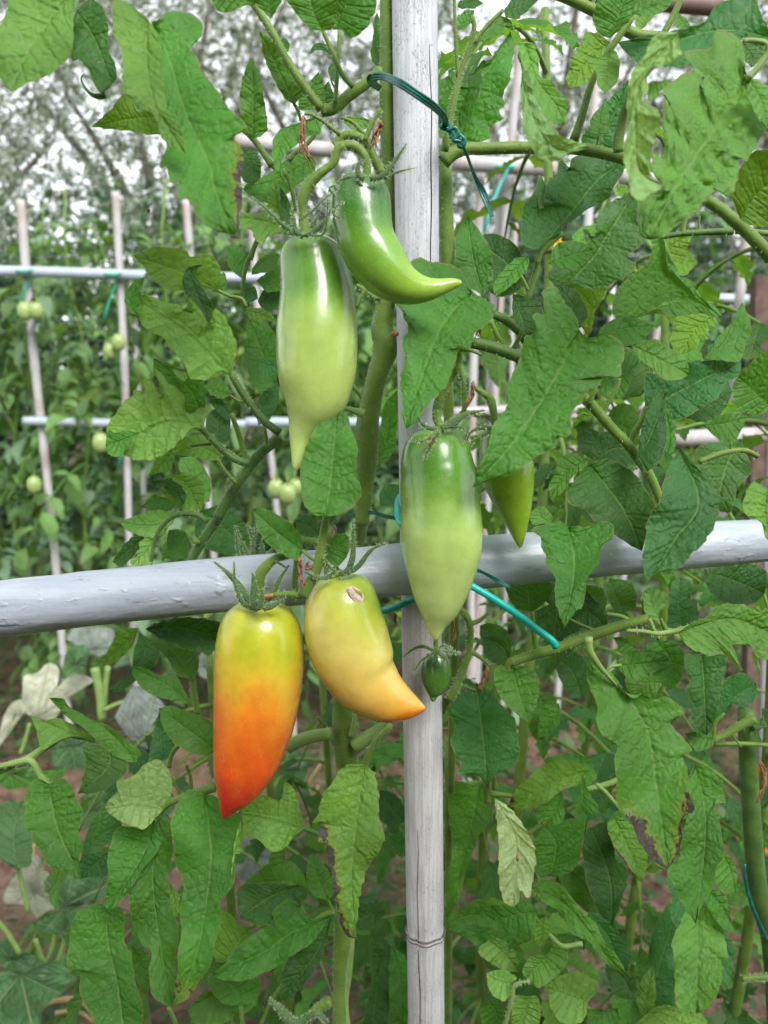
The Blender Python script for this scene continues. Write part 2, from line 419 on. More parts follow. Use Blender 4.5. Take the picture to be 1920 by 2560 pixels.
def squash_material():
    t = NT('squash_leaf_skin'); oc = coord(t); tone = t.n('ShaderNodeObjectInfo').outputs['Color']
    sx = t.n('ShaderNodeSeparateXYZ', {0: t.n('ShaderNodeUVMap', uv_map='uv').outputs[0]}); a, r = sx.outputs[0], sx.outputs[1]
    fr = t.math('MULTIPLY', t.math('ABSOLUTE', t.math('SUBTRACT', t.math('FRACT', t.math('MULTIPLY', a, 7.0)), .5)), r)
    v = t.rng(fr, .008, .028, 1, 0)
    sv = t.math('ABSOLUTE', t.math('SUBTRACT', t.math('FRACT', t.math('ADD', t.math('MULTIPLY', r, 6.0), t.math('MULTIPLY', t.math('ABSOLUTE', t.math('SUBTRACT', t.math('FRACT', t.math('MULTIPLY', a, 7.0)), .5)), -2.2))), .5))
    c = t.mix(1.0, tone, t.rng(t.noise(oc, 30, 4), .3, .7, .6, 1.3, False), 'MULTIPLY')
    c = t.mix(t.rng(t.noise(oc, 55, 4, .7), .54, .68, 0, .45), c, (.32, .38, .32, 1))
    c = t.mix(t.math('MULTIPLY', t.math('MAXIMUM', v, t.math('MULTIPLY', t.rng(sv, .0, .06, 1, 0), .4)), .6), c, (.34, .44, .22, 1))
    h = t.math('SUBTRACT', t.noise(oc, 120, 3), t.math('MAXIMUM', v, t.rng(sv, .0, .16, .7, 0)))
    tr = t.n('ShaderNodeBsdfTranslucent', {'Color': t.mix(1.0, c, (1.5, 1.5, .6, 1), 'MULTIPLY')}).outputs[0]
    return t.out(t.n('ShaderNodeMixShader', {0: .25, 1: pbsdf(t, c, .7, .2, t.bump(h, .8, .003)), 2: tr}).outputs[0])
M['squash'] = squash_material()
# ---------------------------------------------------------------- leaf builder (traced leaves)
def outline(base, side, tip, n):
    return catmull(np.vstack([base, side, tip]), n)
def teeth(O, amp, sgn, per=34):
    n = len(O); d = np.gradient(O, axis=0); L = np.r_[0, np.cumsum(np.linalg.norm(np.diff(O, axis=0), axis=1))]
    nr = np.stack([-d[:, 1], d[:, 0]], -1); nr /= np.linalg.norm(nr, axis=1)[:, None] + 1e-9
    ph = L / per + .35 * np.sin(L / 71.) + rng.uniform(0, 1)
    saw = np.abs((ph % 1.0) ** 1.6)
    env = np.clip(np.minimum(L, L[-1] - L) / 40, 0, 1)
    if L[-1] > 230:
        lo = 2.6 * np.sin(L / 17. + rng.uniform(0, 6)) * np.clip(L[-1] / 500, .5, 1.3) * env; O = O + nr * (sgn * lo)[:, None]
    return O + nr * (sgn * amp * (saw - .4) * env * (.6 + .7 * np.sin(L / 53. + 1) ** 2))[:, None]
def build_leaf(tile, D, flags, Ms, As, Bs, parent):
    fl = dict(s=3.2, f=.22, k=.40, x=0., q=1.0, c=.0, z=0.)
    tone = flags[0]; under = False; bl = None
    for f in flags[1:]:
        if f == 'U': under = True
        elif f[0] == 'b' and f[1:] in ('t', 'a', 'b', 'e'): bl = f[1]
        else: fl[f[0]] = float(f[1:])
    m, a, b = pts(Ms, tile), pts(As, tile), pts(Bs, tile)
    mt = catmull(m, 41)
    if D < .7: D = D * float(dfac((m[0, 1] + m[-1, 1]) / 2))
    length = np.linalg.norm(np.diff(mt, axis=0), axis=1).sum()
    n = int(np.clip(length / 5, 26, 84)); nr_ = 7 if length > 160 else 5
    mid = catmull(m, n); base, tip = m[0], m[-1]
    OA, OB = outline(base, a, tip, n), outline(base, b, tip, n)
    # which way is outward
    def sg(O):
        d = np.gradient(O, axis=0); nn = np.stack([-d[:, 1], d[:, 0]], -1)
        return 1. if (nn * (O - mid)).sum() > 0 else -1.
    OA, OB = teeth(OA, fl['s'], sg(OA)), teeth(OB, fl['s'], sg(OB))
    rs = np.linspace(0, 1, nr_ + 1)
    S_ = np.r_[-rs[::-1], rs[1:]]            # -1..1
    t = np.linspace(0, 1, n)[:, None]; s = S_[None]
    r = np.abs(s)
    # midrib point slips back a little for outer columns, so ribs lean forward
    O = np.where((s < 0)[..., None], OA[:, None], OB[:, None])
    Q = mid[:, None] * (1 - r[..., None]) + O * r[..., None]
    mi = nr_
    for _ in range(10):
        for a_, b_ in ((1, mi), (mi + 1, 2 * nr_)):
            Q[1:-1, a_:b_] = .5 * Q[1:-1, a_:b_] + .125 * (Q[:-2, a_:b_] + Q[2:, a_:b_] + Q[1:-1, a_ - 1:b_ - 1] + Q[1:-1, a_ + 1:b_ + 1])
    mpp = D / FPX
    dist = np.linalg.norm(Q - mid[:, None], axis=-1) * mpp
    c0 = (base + tip) / 2
    d = D + fl['z'] - fl['k'] * (Q[..., 1] - c0[1]) * mpp - fl['x'] * (Q[..., 0] - c0[0]) * mpp
    d = d - fl['f'] * dist + fl['c'] * dist * dist * 30
    ph = rng.uniform(0, 6, 6); Lm = length * mpp
    amp = .032 * Lm
    d = d + amp * np.sin(t * 4.2 + ph[0]) * .8 + amp * .9 * r * np.sin(t * 11 + ph[1] + (s > 0) * 2.3) + amp * .5 * r * np.sin(t * 23 + ph[2] + (s > 0) * 1.1)
    d = d + .10 * Lm * np.clip(t - .75, 0, 1) * rng.uniform(.2, 2.2)
    u = t * 7.0 - r ** .8 * .95 + np.sign(s) * .22
    puff = np.abs(np.sin(np.pi * u)) ** .8 * np.sin(np.pi * np.clip(r, 0, 1) ** .8) ** .7
    d = d - puff * fl['q'] * .00055 * (1 + .6 * np.sin(t * 31 + r * 17 + ph[3])) * min(1.5, Lm / .06)
    P = atv(Q[..., 0].ravel(), Q[..., 1].ravel(), d.ravel())
    F = grid_faces(n, len(S_))
    v0 = P[F]; fn = np.cross(v0[:, 1] - v0[:, 0], v0[:, 3] - v0[:, 0]).sum(0)
    facing = np.dot(fn, np.array(CAM) - P.mean(0)) > 0
    if facing == under: F = F[:, ::-1]
    uv = np.stack([np.broadcast_to(t, r.shape if r.shape[0] > 1 else (n, len(S_))), np.broadcast_to(s, (n, len(S_)))], -1).reshape(-1, 2)
    bt = np.zeros((n, len(S_)))
    T_ = np.broadcast_to(t, bt.shape); R_ = np.broadcast_to(r, bt.shape); SS = np.broadcast_to(s, bt.shape)
    if bl == 't': bt = np.clip((T_ - .80) / .2, 0, 1) * .8 * (.4 + .6 * R_)
    if bl in ('a', 'e'):
        e_ = .15 if bl == 'e' else 0; bt = np.maximum(bt, np.where(SS < 0, np.clip((R_ - .35 + e_) / .6, 0, 1) * np.clip((T_ - (.33 if bl == 'a' else .62)) / .15, 0, 1), 0) * .98)
    if bl in ('b', 'e'): bt = np.maximum(bt, np.where(SS > 0, np.clip((R_ - .3) / .6, 0, 1) * np.clip((T_ - .62) / .2, 0, 1), 0) * .92)
    o = place('leaf', P, F, M['leaf'], parent, uv=uv, attrs={'blot': bt.ravel()})
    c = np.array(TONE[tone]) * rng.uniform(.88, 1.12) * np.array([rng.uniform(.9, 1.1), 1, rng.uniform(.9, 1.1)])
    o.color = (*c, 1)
    return o
LEAVES = r'''
1 .40 l,k.3|470,-60 300,110 150,330 70,545|300,-130 60,-80 40,50 0,170 -60,300 -20,420 20,500|445,60 432,220 415,340 330,410 240,468 140,505
1 .415 d,k.2|452,60 560,230 640,430 655,500 600,565|425,160 425,350 460,348 520,412 550,480|540,-10 600,30 630,100 640,180 650,300 683,400 685,480
1 .375 l,k.25,q.8|880,120 870,350 910,600 1000,760 1100,912|760,10 680,5 663,90 673,200 715,262 720,400 745,560 830,660 880,620 920,720 950,800 1030,875|930,200 960,420 985,620 1050,720 1090,850
1 .385 g,k.4,q1.6,bb|900,130 1000,350 1110,700 1230,950 1290,1180 1400,1387|890,400 940,700 978,860 950,990 985,985 1000,1080 1062,1090 1058,1170 1110,1180 1180,1290 1280,1372 1370,1392|930,120 990,80 1050,62 1130,75 1190,140 1192,220 1140,255 1105,260 1160,350 1250,490 1330,600 1410,690 1458,750 1440,780 1380,788 1420,870 1447,990 1430,1100 1425,1300
1 .43 y,k.0,s4|940,690 800,700 540,752|900,630 820,655 740,562 650,650|950,790 880,797 800,780 700,770
1 .47 g,k-.2|1500,820 1500,600 1497,342|1440,770 1420,600 1438,460 1465,385|1560,800 1587,740 1560,560 1530,430
1 .50 d|1440,880 1490,980 1500,1090|1420,960 1440,1070|1500,890 1545,960 1540,1060
1 .46 g,k-.3|1520,25 1380,-20 1230,-50|1440,38 1380,62 1325,78 1280,50|1500,-60 1400,-120 1300,-120
2 .45 g,k-.3|185,112 170,0 150,-120|130,60 80,10 50,-60 80,-110|210,70 250,0 260,-60 210,-110
2 .45 g,k-.3,s1|490,182 430,60 380,-130|440,178 370,125 310,50 270,-10 280,-100|545,170 572,100 578,0 540,-80 450,-125
2 .47 g,k-.3|580,176 620,50 680,-130|545,168 575,80 575,-20 620,-100|610,170 622,214 660,224 705,200 770,150 775,110 802,70 805,0 780,-100
2 .50 g,k-.2|322,622 230,420 112,178|260,575 190,450 140,330 125,240|372,550 350,470 290,380 230,300 170,215
2 .50 d,s1|550,345 490,285 408,322|500,300 440,300|530,285 500,258 440,262
2 .52 d,s1|560,495 565,430 560,368|530,450 520,410 540,380|580,470 580,400
2 .56 d,s1|230,240 270,260 285,308|240,300|260,225 295,260
2 .53 g,k-.2|440,650 430,540 465,425|355,650 350,580 400,500|500,610 495,520 490,470
2 .55 d,k-.2|530,640 500,580 525,480|450,630 455,560|580,600 545,530
2 .54 l,k.0|590,700 700,705 778,720|660,765 740,765|650,690 720,690
2 .47 g,q.6|470,690 330,755 235,860 260,1080|350,722 240,770 188,860 200,980|480,780 400,812 320,870 262,930 252,990
2 .52 g,k.6|445,925 250,1050 15,1120|330,915 150,1040 60,1078|445,1015 350,1090 250,1172 100,1195
2 .49 l,s8,q2|330,1400 180,1320 -5,1285|200,1258 100,1270 30,1262|190,1390 120,1450 60,1362 10,1350
2 .50 l,s6,q2|260,1350 220,1200 205,1050|200,1300 160,1200 180,1110|280,1280 250,1140
2 .49 d,s5|330,1380 270,1230 238,1110|270,1330 240,1200|320,1260 270,1150
2 .55 g|835,420 800,260 812,70|775,340 790,210 790,130|835,300 835,150
2 .56 g,k-.15,s5|1238,860 1330,650 1460,430 1603,188|1190,780 1180,560 1230,458 1270,500 1320,525 1370,395 1400,410 1440,358 1470,368 1540,280|1300,870 1400,845 1500,805 1478,762 1550,700 1530,650 1582,615 1560,572 1600,450 1628,290
2 .55 l,k.3|1200,900 1240,840 1290,870|1210,850|1250,890
2 .56 d,s5|1285,40 1360,10 1440,18|1310,0 1390,-10|1330,55 1400,45
2 .55 g,s6,q2|1290,180 1340,120 1390,60|1280,120 1330,60|1350,160 1380,110
2 .56 g,s7,q2|1385,260 1500,150 1625,180|1420,190 1520,95 1590,110|1450,240 1540,200 1600,130
3 .57 d,s5|92,65 190,40 300,-5|130,10 180,-40 270,-40|110,105 170,112 240,60
3 .43 l,k.1,q.4|220,252 290,470 400,620 455,735|178,262 200,400 260,560 330,680 405,745|268,255 300,335 305,445 378,478 415,540 473,602 468,690
3 .415 u,U,s3,k.0,q1.5|185,300 225,560 330,800 450,890 602,868|172,330 198,430 195,600 210,740 240,855 300,935 380,950 450,932|250,480 290,600 350,720 420,785 510,835
3 .56 y,s6,k.1|722,250 600,350 472,522|650,192 575,195 555,262 515,290 530,310 482,340 492,372 468,450|705,310 640,430 622,470 540,510
3 .48 l,s1.5,k.5|722,290 700,420 695,552|680,340 585,325 600,380 640,430 650,510|762,310 782,385 765,485 728,525
3 .48 g,k-.2|722,228 770,100 830,-80|660,200 620,120 640,30 680,-70|765,190 850,110 905,30 910,-50
3 .46 g,k.2,s2|850,80 980,40 1115,-20|880,20 960,-40 1050,-60|880,92 960,95 1050,62
3 .52 g|655,812 660,710 686,612|612,770 610,700 650,650|710,780 720,700
3 .57 b,k-.2|640,885 740,690 833,472|552,840 600,740 650,660 740,560|750,882 808,770 830,620
3 .47 b,k.3,s3|1690,220 1400,180 1100,230 768,248|1540,-60 1420,0 1335,50 1300,112 1240,148 1130,172 980,205|1659,300 1500,240 1340,300 1190,378 1040,402 900,382 820,322
3 .60 y|905,175 930,130 990,70|880,170 880,90|930,160 970,110
3 .55 g|1180,160 1140,110 1100,60|1120,165 1100,110|1200,150 1160,100
3 .36 u,U,k.0,q1.8,s4,f.5|1130,190 1010,330 890,520 880,800 905,1010 1055,1108|1040,190 960,250 920,330 850,450 820,560 832,700 808,850 815,1000 850,1140 900,1185 980,1150|1142,280 1140,322 1060,380 950,440 945,520 928,600 1005,650 1012,760 970,900 968,1030
3 .37 l,k.3|940,530 985,505 1090,478|960,600 1010,560|960,490 1030,478
3 .405 l,k.45,q5.5,s5|1545,462 1400,700 1230,930 1070,1180 965,1422|1520,380 1500,240 1440,190 1350,190 1330,270 1240,290 1165,315 1230,380 1285,440 1180,432 1080,480 1042,540 1082,590 1050,640 1040,700 1045,800 1042,900 970,960 1000,1050 1060,1100 960,1150 890,1190 890,1340 912,1400|1570,520 1659,520 1700,650 1605,830 1560,920 1535,962 1480,945 1480,1080 1430,1172 1360,1090 1335,1150 1280,1200 1230,1250 1160,1312 1060,1385
3 .41 l,k.4,q2.5|1550,470 1620,600 1659,780|1540,560 1600,700|1600,480 1720,560 1720,720
3 .50 m|1510,260 1560,330 1560,400|1505,330|1600,260 1640,330
3 .43 y,k-.3,s1.5|1495,1300 1600,1150 1800,980|1448,1180 1460,1060 1520,950 1600,892 1700,900|1560,1335 1659,1345 1800,1300
3 .54 b,k.2,s2,q.8|305,1475 480,1280 640,1080 802,955|220,1450 185,1350 210,1230 255,1160 300,1038 316,1060 302,1180 318,1240 345,1130 360,1038 398,1052 430,948 468,1012 500,925 640,930 740,930|370,1420 430,1390 440,1335 520,1290 600,1240 700,1180 745,1110 800,1030
3 .62 m,k.0,s6|455,1700 620,1530 700,1400 870,1140|350,1650 420,1520 570,1462 562,1355 630,1400 640,1310 720,1195|600,1712 720,1690 812,1640 882,1560 820,1542 892,1460 935,1412 890,1300 885,1200
3 .66 y|760,1110 800,1170 760,1090|745,1130 770,1170|830,1150 830,1100
3 .50 g,s1.5|358,1562 490,1515 622,1478|400,1452 500,1425 590,1450|430,1585 540,1578 605,1530
0 .53 g,s1.5,k.3|1045,640 1022,560 1010,466|990,600 983,530 995,490|1065,600 1060,540 1030,490
0 .54 d,s1.5|1140,612 1090,565 1030,520|1122,540 1085,510 1050,505|1100,640 1065,635 1040,600
6 .52 g,k.5|242,48 140,150 48,295|150,70 50,180 30,240|240,110 200,170 90,260
6 .51 g,k.1,s2|878,415 1050,335 1220,320 1392,408|735,400 740,320 788,220 850,150 935,112 968,20 960,-60 985,-190 1035,-120 1050,60 1100,150 1222,212 1240,270 1330,340|980,388 1100,407 1250,385 1330,405
6 .66 y,s5|1060,60 1150,80 1245,85|1100,10 1170,0|1100,150 1170,160
3 .60 y,k-.2|1060,1600 1100,1450 1230,1380|1050,1520 1080,1400|1150,1560 1180,1480 1200,1420
6 .66 y,k-.2|595,525 600,380 705,240|540,440 510,300 520,220|620,470 640,350 690,300
6 .56 y,s7,k.2|1340,400 1210,500 1150,632|1220,390 1110,410 1090,500 1080,570|1355,430 1340,475 1310,475 1312,535 1260,540 1238,592
6 .50 g,s2|643,530 800,480 985,455|680,460 770,412 860,408 930,440|730,580 850,575 930,530
6 .49 l,s2|850,572 1000,650 1192,750|930,545 1010,545 1100,610 1180,680|900,660 960,705 1040,775 1130,782
6 .55 g|1282,655 1400,560 1508,322|1330,570 1380,510 1440,440 1475,370|1400,668 1495,665 1530,570 1558,490 1540,400
6 .54 b,s4,k.2|928,965 1150,840 1500,662|925,800 960,740 1080,780 1180,672 1350,668|1070,1008 1180,1002 1330,905 1410,830 1440,790 1490,745
6 .58 d|1170,1010 1330,930 1452,845|1250,930 1400,800|1300,1035 1400,960
6 .46 g,k-.2,s1|1690,960 1570,850 1480,760|1580,990 1480,955 1445,860 1455,800|1760,760 1680,610 1560,672
6 .50 g,k.3|1275,1050 1400,1040 1535,1000|1320,1010 1420,980 1500,980|1340,1110 1450,1155 1500,1080
6 .42 g,k.40,q1.8,s4|545,490 390,780 255,1000 110,1200 -92,1418|510,390 440,290 385,228 318,268 330,350 332,402 268,398 265,500 220,520 205,620 150,720 120,850 110,930 60,1000 10,1120 -50,1300|600,540 700,505 760,530 802,600 800,690 780,765 700,740 665,712 682,780 640,830 570,850 560,920 488,990 490,1080 462,1132 430,1118 400,1182 320,1212 240,1282 120,1340 20,1378
6 .47 d,s4|470,500 500,350 425,228|400,350 380,260|545,470 590,400 570,330 500,235
6 .50 d,s1.5|145,270 190,400 225,518|150,430|270,300 320,350 320,480
6 .55 g,s2|665,800 760,770 890,680|680,880 800,880|700,700 800,590 880,620
6 .56 m,s4|800,590 900,650 960,720 900,880|760,650 680,780 780,880|920,620 980,700 960,820
5 .44 g,k.55,q1.8,s5|1378,262 1210,440 1080,750 982,1072|1330,150 1250,105 1130,70 1028,70 1000,200 925,320 968,350 960,400 982,440 1000,490 965,560 972,650 955,800 960,960|1430,292 1505,330 1500,400 1440,462 1390,520 1370,590 1295,600 1272,680 1240,780 1165,880 1080,970 1010,1052
5 .425 g,k.35,s2.5,q1.1|508,1595 545,1300 575,940|440,1580 370,1490 358,1350 385,1180 440,1080 520,962|600,1570 690,1510 716,1440 690,1330 692,1180 660,1060 630,980
8 .43 g,k.1,s1.5,q.7|372,272 230,180 78,32|360,190 300,115 200,50 120,22|345,335 240,292 150,222 98,130
8 .435 g,k.2,s1.5,q.7|512,352 570,270 645,195|508,270 550,195 605,172|570,374 620,330 652,262
8 .56 d,s3,q2|480,200 400,130 328,100|440,80 370,65|430,210 350,180
5 .60 g,k.0|815,1292 880,1080 948,830|830,1080 860,920|870,1260 920,1180 930,1000
5 .62 b,s3|828,1520 860,1460 948,1402|830,1440 880,1400|900,1530 945,1480
4 .47 y,k.2,s2|1292,252 1080,150 788,42|1312,180 1290,75 1220,32 1130,52 1095,8 960,-3 870,3|1180,235 1080,248 980,243 900,180 850,105
4 .50 g,k.2|1300,245 1340,200 1325,140|1290,180|1340,240 1340,170
4 .455 d,k.3,s1.5|1205,98 1130,140 1165,270 1260,475|1120,112 1080,185 1100,270 1200,400|1160,150 1222,270 1262,360
4 .44 l,U,k.0,q1.6,s4|1372,765 1150,525 960,390 798,292|1397,640 1392,540 1350,430 1272,362 1265,465 1170,350 1118,290 1145,385 1060,340 990,318 920,293 860,278|1330,745 1220,778 1120,772 1100,700 1060,640 1000,590 960,530 880,485 820,420 795,345
4 .435 g,k.3,q1.5|822,415 775,310 858,172|765,370 738,280 790,200|825,340 835,270
4 .45 l,U,k.1,q1.8,s5|1205,1075 1050,1020 880,1060 710,1218|1215,950 1100,980 1090,880 1060,850 1000,790 930,718 912,716 950,800 960,880 900,800 830,775 860,835 792,838 790,890 750,905 660,1000 640,1085|1130,1090 1080,1130 1000,1200 900,1258 800,1252
4 .44 g,k.3,q1.5,s1.5|830,1092 720,1140 625,1170|740,1082 680,1095 640,1080|760,1160 715,1232 650,1225
4 .48 g,k.0|1208,1060 1130,850 908,652|1090,960 1000,840 920,760|1218,900 1208,790 1100,735 1020,690
4 .475 l,U|1110,770 1050,720 1012,716|1080,790|1100,740
4 .50 l,k.2|1308,1235 1180,1180 1030,1225|1260,1120 1130,1110 1040,1160|1260,1262 1150,1240
4 .48 l,k.3|1022,1185 980,1260 868,1362|930,1200 920,1280|1035,1250 1000,1330 950,1330
4 .50 l,k.3|1000,1340 1100,1400 1190,1560|960,1380 960,1450 1100,1560|1080,1340 1190,1370 1210,1480
4 .49 d,k.4,s5,q2|895,1392 1000,1400 1090,1520|940,1372 1020,1370 1100,1450|900,1410 980,1430 1040,1500
4 .52 g|1050,1515 960,1490 840,1530|1000,1480 900,1475|1000,1560 900,1560
4 .57 d,s1.5|1292,1175 1290,1050 1295,935|1230,1120 1225,1000|1350,1120 1365,1020 1330,960
4 .58 g,U|1180,1480 1130,1330 1070,1240|1120,1420 1060,1300|1240,1500 1240,1360 1160,1245
4 .57 d,k.2|1370,985 1300,930 1240,910|1350,1020 1280,960|1320,900 1270,895
4 .57 g|1215,820 1290,850 1370,868|1250,870 1320,890|1260,770 1330,790
5 .55 b,s1.5|108,1050 150,930 225,800|98,960 130,860|180,1010 230,900
4 .60 g,k.1|1640,840 1560,640 1465,395|1560,868 1480,780 1445,600 1465,480|1640,650 1620,500 1560,420 1500,390
4 .54 b,s2|1525,658 1580,690 1640,700|1550,740 1600,770|1560,650 1620,655
4 .55 g,s1.5|1430,180 1390,80 1345,-10|1370,130 1335,50|1460,120 1450,30 1400,-20
4 .53 b,s1|1425,250 1480,260 1530,300|1425,310 1470,325|1450,222 1510,230
4 .55 g|1490,160 1560,80 1660,40|1500,110 1560,50 1620,30|1540,150 1620,130
4 .56 d,s3|1540,340 1600,290 1660,250|1530,300 1590,230|1580,380 1650,340
4 .55 l,s5,q2|1440,370 1540,390 1650,440|1480,350 1580,370|1500,430 1580,430
4 .56 g|1520,190 1600,200 1700,140|1560,160 1640,100|1580,260 1670,240
7 .50 l,U,s3|1060,62 900,120 702,106|980,38 880,40 780,78|950,190 850,192 760,160
7 .49 l,U,s5|930,150 880,260 780,360|880,180 820,240 830,290 770,330|925,240 900,350 850,362
7 .53 d|852,190 780,260 665,342|780,200 720,260|850,230 790,310 720,372
7 .52 g|1100,332 1060,240 1000,155|1000,300 990,200|1120,280 1110,190 1060,150
7 .60 b,k.2|1190,40 1300,120 1480,280|1150,150 1200,250 1350,300|1300,10 1400,60 1480,160
7 .58 g|980,320 1000,270 1000,200|960,340 960,260|1050,330 1040,250
7 .52 l,k.2,s1.5|820,735 700,860 518,957|700,740 665,830 600,925|790,830 700,925 610,960
7 .56 d,s2|830,760 850,900 640,1108|790,880 780,980 720,1060|940,850 930,930 860,1000 740,1100
7 .50 d,k.5,q2.5,s5|860,740 1080,735 1295,800|960,690 1150,670 1300,710|940,790 1100,862 1170,870 1250,900
7 .53 g,s2|1140,1045 1050,900 900,752|1050,1010 980,900 900,830|1180,960 1150,860 1080,790 960,740
7 .50 g,k.4,s2|1135,1192 1000,1080 788,965|1080,1180 880,1120 790,1020|1090,1100 1040,1020 940,1010 850,970
7 .47 g,k.3,s2|1285,1470 1110,1340 942,1212|1190,1490 1050,1430 965,1320|1270,1400 1255,1290 1120,1232 1010,1195
7 .52 b|960,1517 950,1350 945,1225|890,1500 910,1350|1030,1500 1020,1380
7 .46 l,k.4,s2|570,1398 400,1350 183,1252|440,1380 330,1412 245,1455 215,1350|540,1370 440,1312 340,1268 240,1290
7 .45 g,k.35,s2|810,1530 600,1310 292,1148|740,1520 600,1430 480,1310 400,1270|830,1470 720,1370 600,1295 500,1265 410,1205 370,1150
7 .52 m,s4|640,1420 640,1560 460,1718|490,1420 510,1520 480,1660|740,1480 740,1600 600,1700
10 .43 g,k.45,s4|290,142 345,420 492,710|220,105 155,190 143,300 150,415 182,398 200,500 240,540 290,620 400,685|380,105 430,165 452,240 492,300 465,420 482,520 470,600 478,680
10 .47 b,k.3|478,590 600,450 722,385|500,480 560,340 640,250 700,330|560,550 640,500 700,450
10 .44 c,U,k.2,q1.8,s2.5|968,292 800,262 622,290|1012,200 1015,90 970,15 920,0 840,40 790,88 690,130 705,180 645,230|920,345 860,408 800,398 730,372 655,325
10 .445 g,k.4,q1,s2|912,345 850,560 640,888|820,400 700,400 655,480 640,570 640,700 620,850|960,480 850,650 760,780 690,870
10 .44 g,k.35,q1,s2|935,330 905,700 950,1100 1020,1465|850,560 765,780 770,900 810,1000 830,1090 905,1150 878,1260 900,1380 960,1440|1000,350 1022,420 1010,600 1000,800 1042,940 1050,1060 1040,1200 1050,1350
10 .425 g,k.4,q1.3,s2,bt|1210,205 1250,550 1215,900 1150,1200 1028,1470|1150,180 1080,210 1022,320 1030,560 1080,700 1070,900 1065,1100 1040,1300|1290,215 1400,320 1442,290 1440,420 1402,600 1370,760 1310,850 1300,1000 1270,1120 1222,1260 1130,1385
10 .44 l,U|1390,560 1420,420 1440,310|1370,700 1390,480|1440,540 1420,470
10 .435 g,k.4,q1.2,s2.5,bt|635,870 640,1080 700,1350 745,1740|560,848 470,890 430,980 405,1080 402,1210 438,1252 472,1240 470,1340 500,1440 560,1560 640,1700|720,880 740,1060 770,1150 792,1260 830,1400 845,1600
10 .47 l,U|1000,720 1040,830 1040,935|1005,850|1060,800 1062,880
10 .50 g|780,1100 850,1250 870,1390|790,1250 840,1370|890,1160 900,1300
10 .54 b|640,550 560,620 470,700|560,545 470,600|640,680 540,695
11 .52 d,k.5,q2.5,s4|350,740 200,800 0,930|280,740 120,730 -20,760|410,780 330,900 180,980 60,960
10 .54 l,k.2,s3|1330,1200 1400,1100 1490,985|1270,1180 1270,1000 1310,890 1380,930 1440,985|1400,1220 1480,1110
11 .50 g,k.4,q2,s3|545,920 300,1030 120,1150 -160,1270|430,940 350,860 280,828 185,900 200,960 60,1040 -20,1120 -100,1210|480,1010 400,1100 250,1200 100,1285 0,1305 -120,1300
11 .53 d|545,930 450,1150 240,1420|400,1020 300,1150 240,1300|520,1020 470,1200 320,1400
10 .53 g,s1.5|1425,1455 1380,1350 1240,1230|1320,1440 1240,1340|1520,1420 1540,1300 1450,1250 1340,1180
10 .55 g,k.3|1430,1460 1280,1400 1110,1480|1330,1560 1160,1560|1350,1380 1200,1380
11 .425 l,k.3,q1.5,s5,ba|742,25 690,350 660,700 690,1062|680,28 590,60 540,130 500,200 460,300 425,377 492,348 450,490 512,490 520,600 550,720 570,850 590,960 640,1040|780,58 810,100 820,250 832,350 852,410 838,520 790,600 742,660 720,780 690,950 682,1030
11 .48 l,U,q.8,k.0,s2|388,402 200,350 0,310|330,200 262,125 240,242 100,198 -20,250|340,440 260,522 180,542 100,470 0,440
11 .53 g|265,480 250,600 220,718|170,580 200,680|270,560 250,660
11 .50 g,k.4,s2|522,832 460,700 430,548|430,800 395,700 400,610|556,790 556,720 500,620
11 .62 d|980,360 900,300 830,180|900,400 830,350 820,250|985,300 930,210 860,180
11 .62 g|960,580 930,480 930,410|910,540 895,470|985,540 970,440
11 .58 d|860,900 760,920 640,980|800,990 700,1010|800,850 700,850 620,900
11 .60 d,s2|850,1120 820,1300 770,1640|770,1120 790,1280 740,1500|900,1150 880,1350 880,1560
11 .60 g|900,1100 950,1300 960,1560|880,1250 900,1500|990,1200 1000,1500
11 .56 g|420,770 250,720 20,740|330,620 200,600 50,700|350,800 200,800
11 .55 g|120,1300 60,1400 -60,1480|60,1290 0,1350|100,1440 20,1500
11 .57 g,k.2,s3|1420,150 1330,560 1225,965|1260,130 1230,300 1260,500 1215,800|1500,330 1400,480 1330,700 1290,850
11 .52 g,k.4,q1.5|1225,962 1400,920 1690,960|1260,900 1400,830 1550,830|1300,1040 1500,1090 1659,1080
11 .50 g,k.4,q1|1235,1020 1420,1060 1500,1180 1690,1360|1300,980 1450,985 1600,1040 1700,1180|1300,1040 1400,1100 1500,1200 1600,1290
12 .52 g,s1.5,k.3|290,900 150,920 -60,1000|230,830 100,850 -30,880|270,1040 200,1095 80,1085 -50,1070
9 .43 g,k.5,q1.6,s5|480,135 510,400 447,738|420,98 330,125 252,155 300,188 322,280 350,300 350,370 390,430 402,560 418,660|600,130 680,100 742,135 735,212 690,232 660,310 640,370 600,430 580,500 560,590 490,685
9 .46 l,s3|370,110 310,70 300,10|270,120 230,50 260,40|385,80 340,20
9 .425 b,k.45,q1.4,s4|1140,-330 1250,0 1100,220 946,480|1090,-270 1040,-120 1010,-20 970,50 940,130 920,280 925,400|1250,-220 1300,-140 1370,-60 1435,-30 1340,0 1372,50 1330,160 1290,192 1280,232 1210,300 1140,372 1020,412 950,445
9 .47 d,k.45,s3|600,-235 800,30 912,278|520,-150 462,-60 490,0 560,25 640,110 760,190 830,240|700,-265 850,-200 950,-60 992,0 960,150
6 .48 g,k.3,s2|585,1250 470,1330 365,1478|500,1215 420,1250 395,1340 360,1400|580,1290 490,1370 430,1460
6 .47 d,k.4,q2.2,s4|875,1260 960,1120 1055,850|890,1170 900,1100 950,950 1020,850|930,1330 1020,1260 1060,1150 1055,1020
6 .48 g,q2|1060,1230 1080,1100 1050,950|1030,1150|1110,1180 1100,1030 1080,960
6 .53 d,k.3,s4|640,1260 740,1190 850,1190|620,1180 700,1080 800,1130|700,1300 850,1290
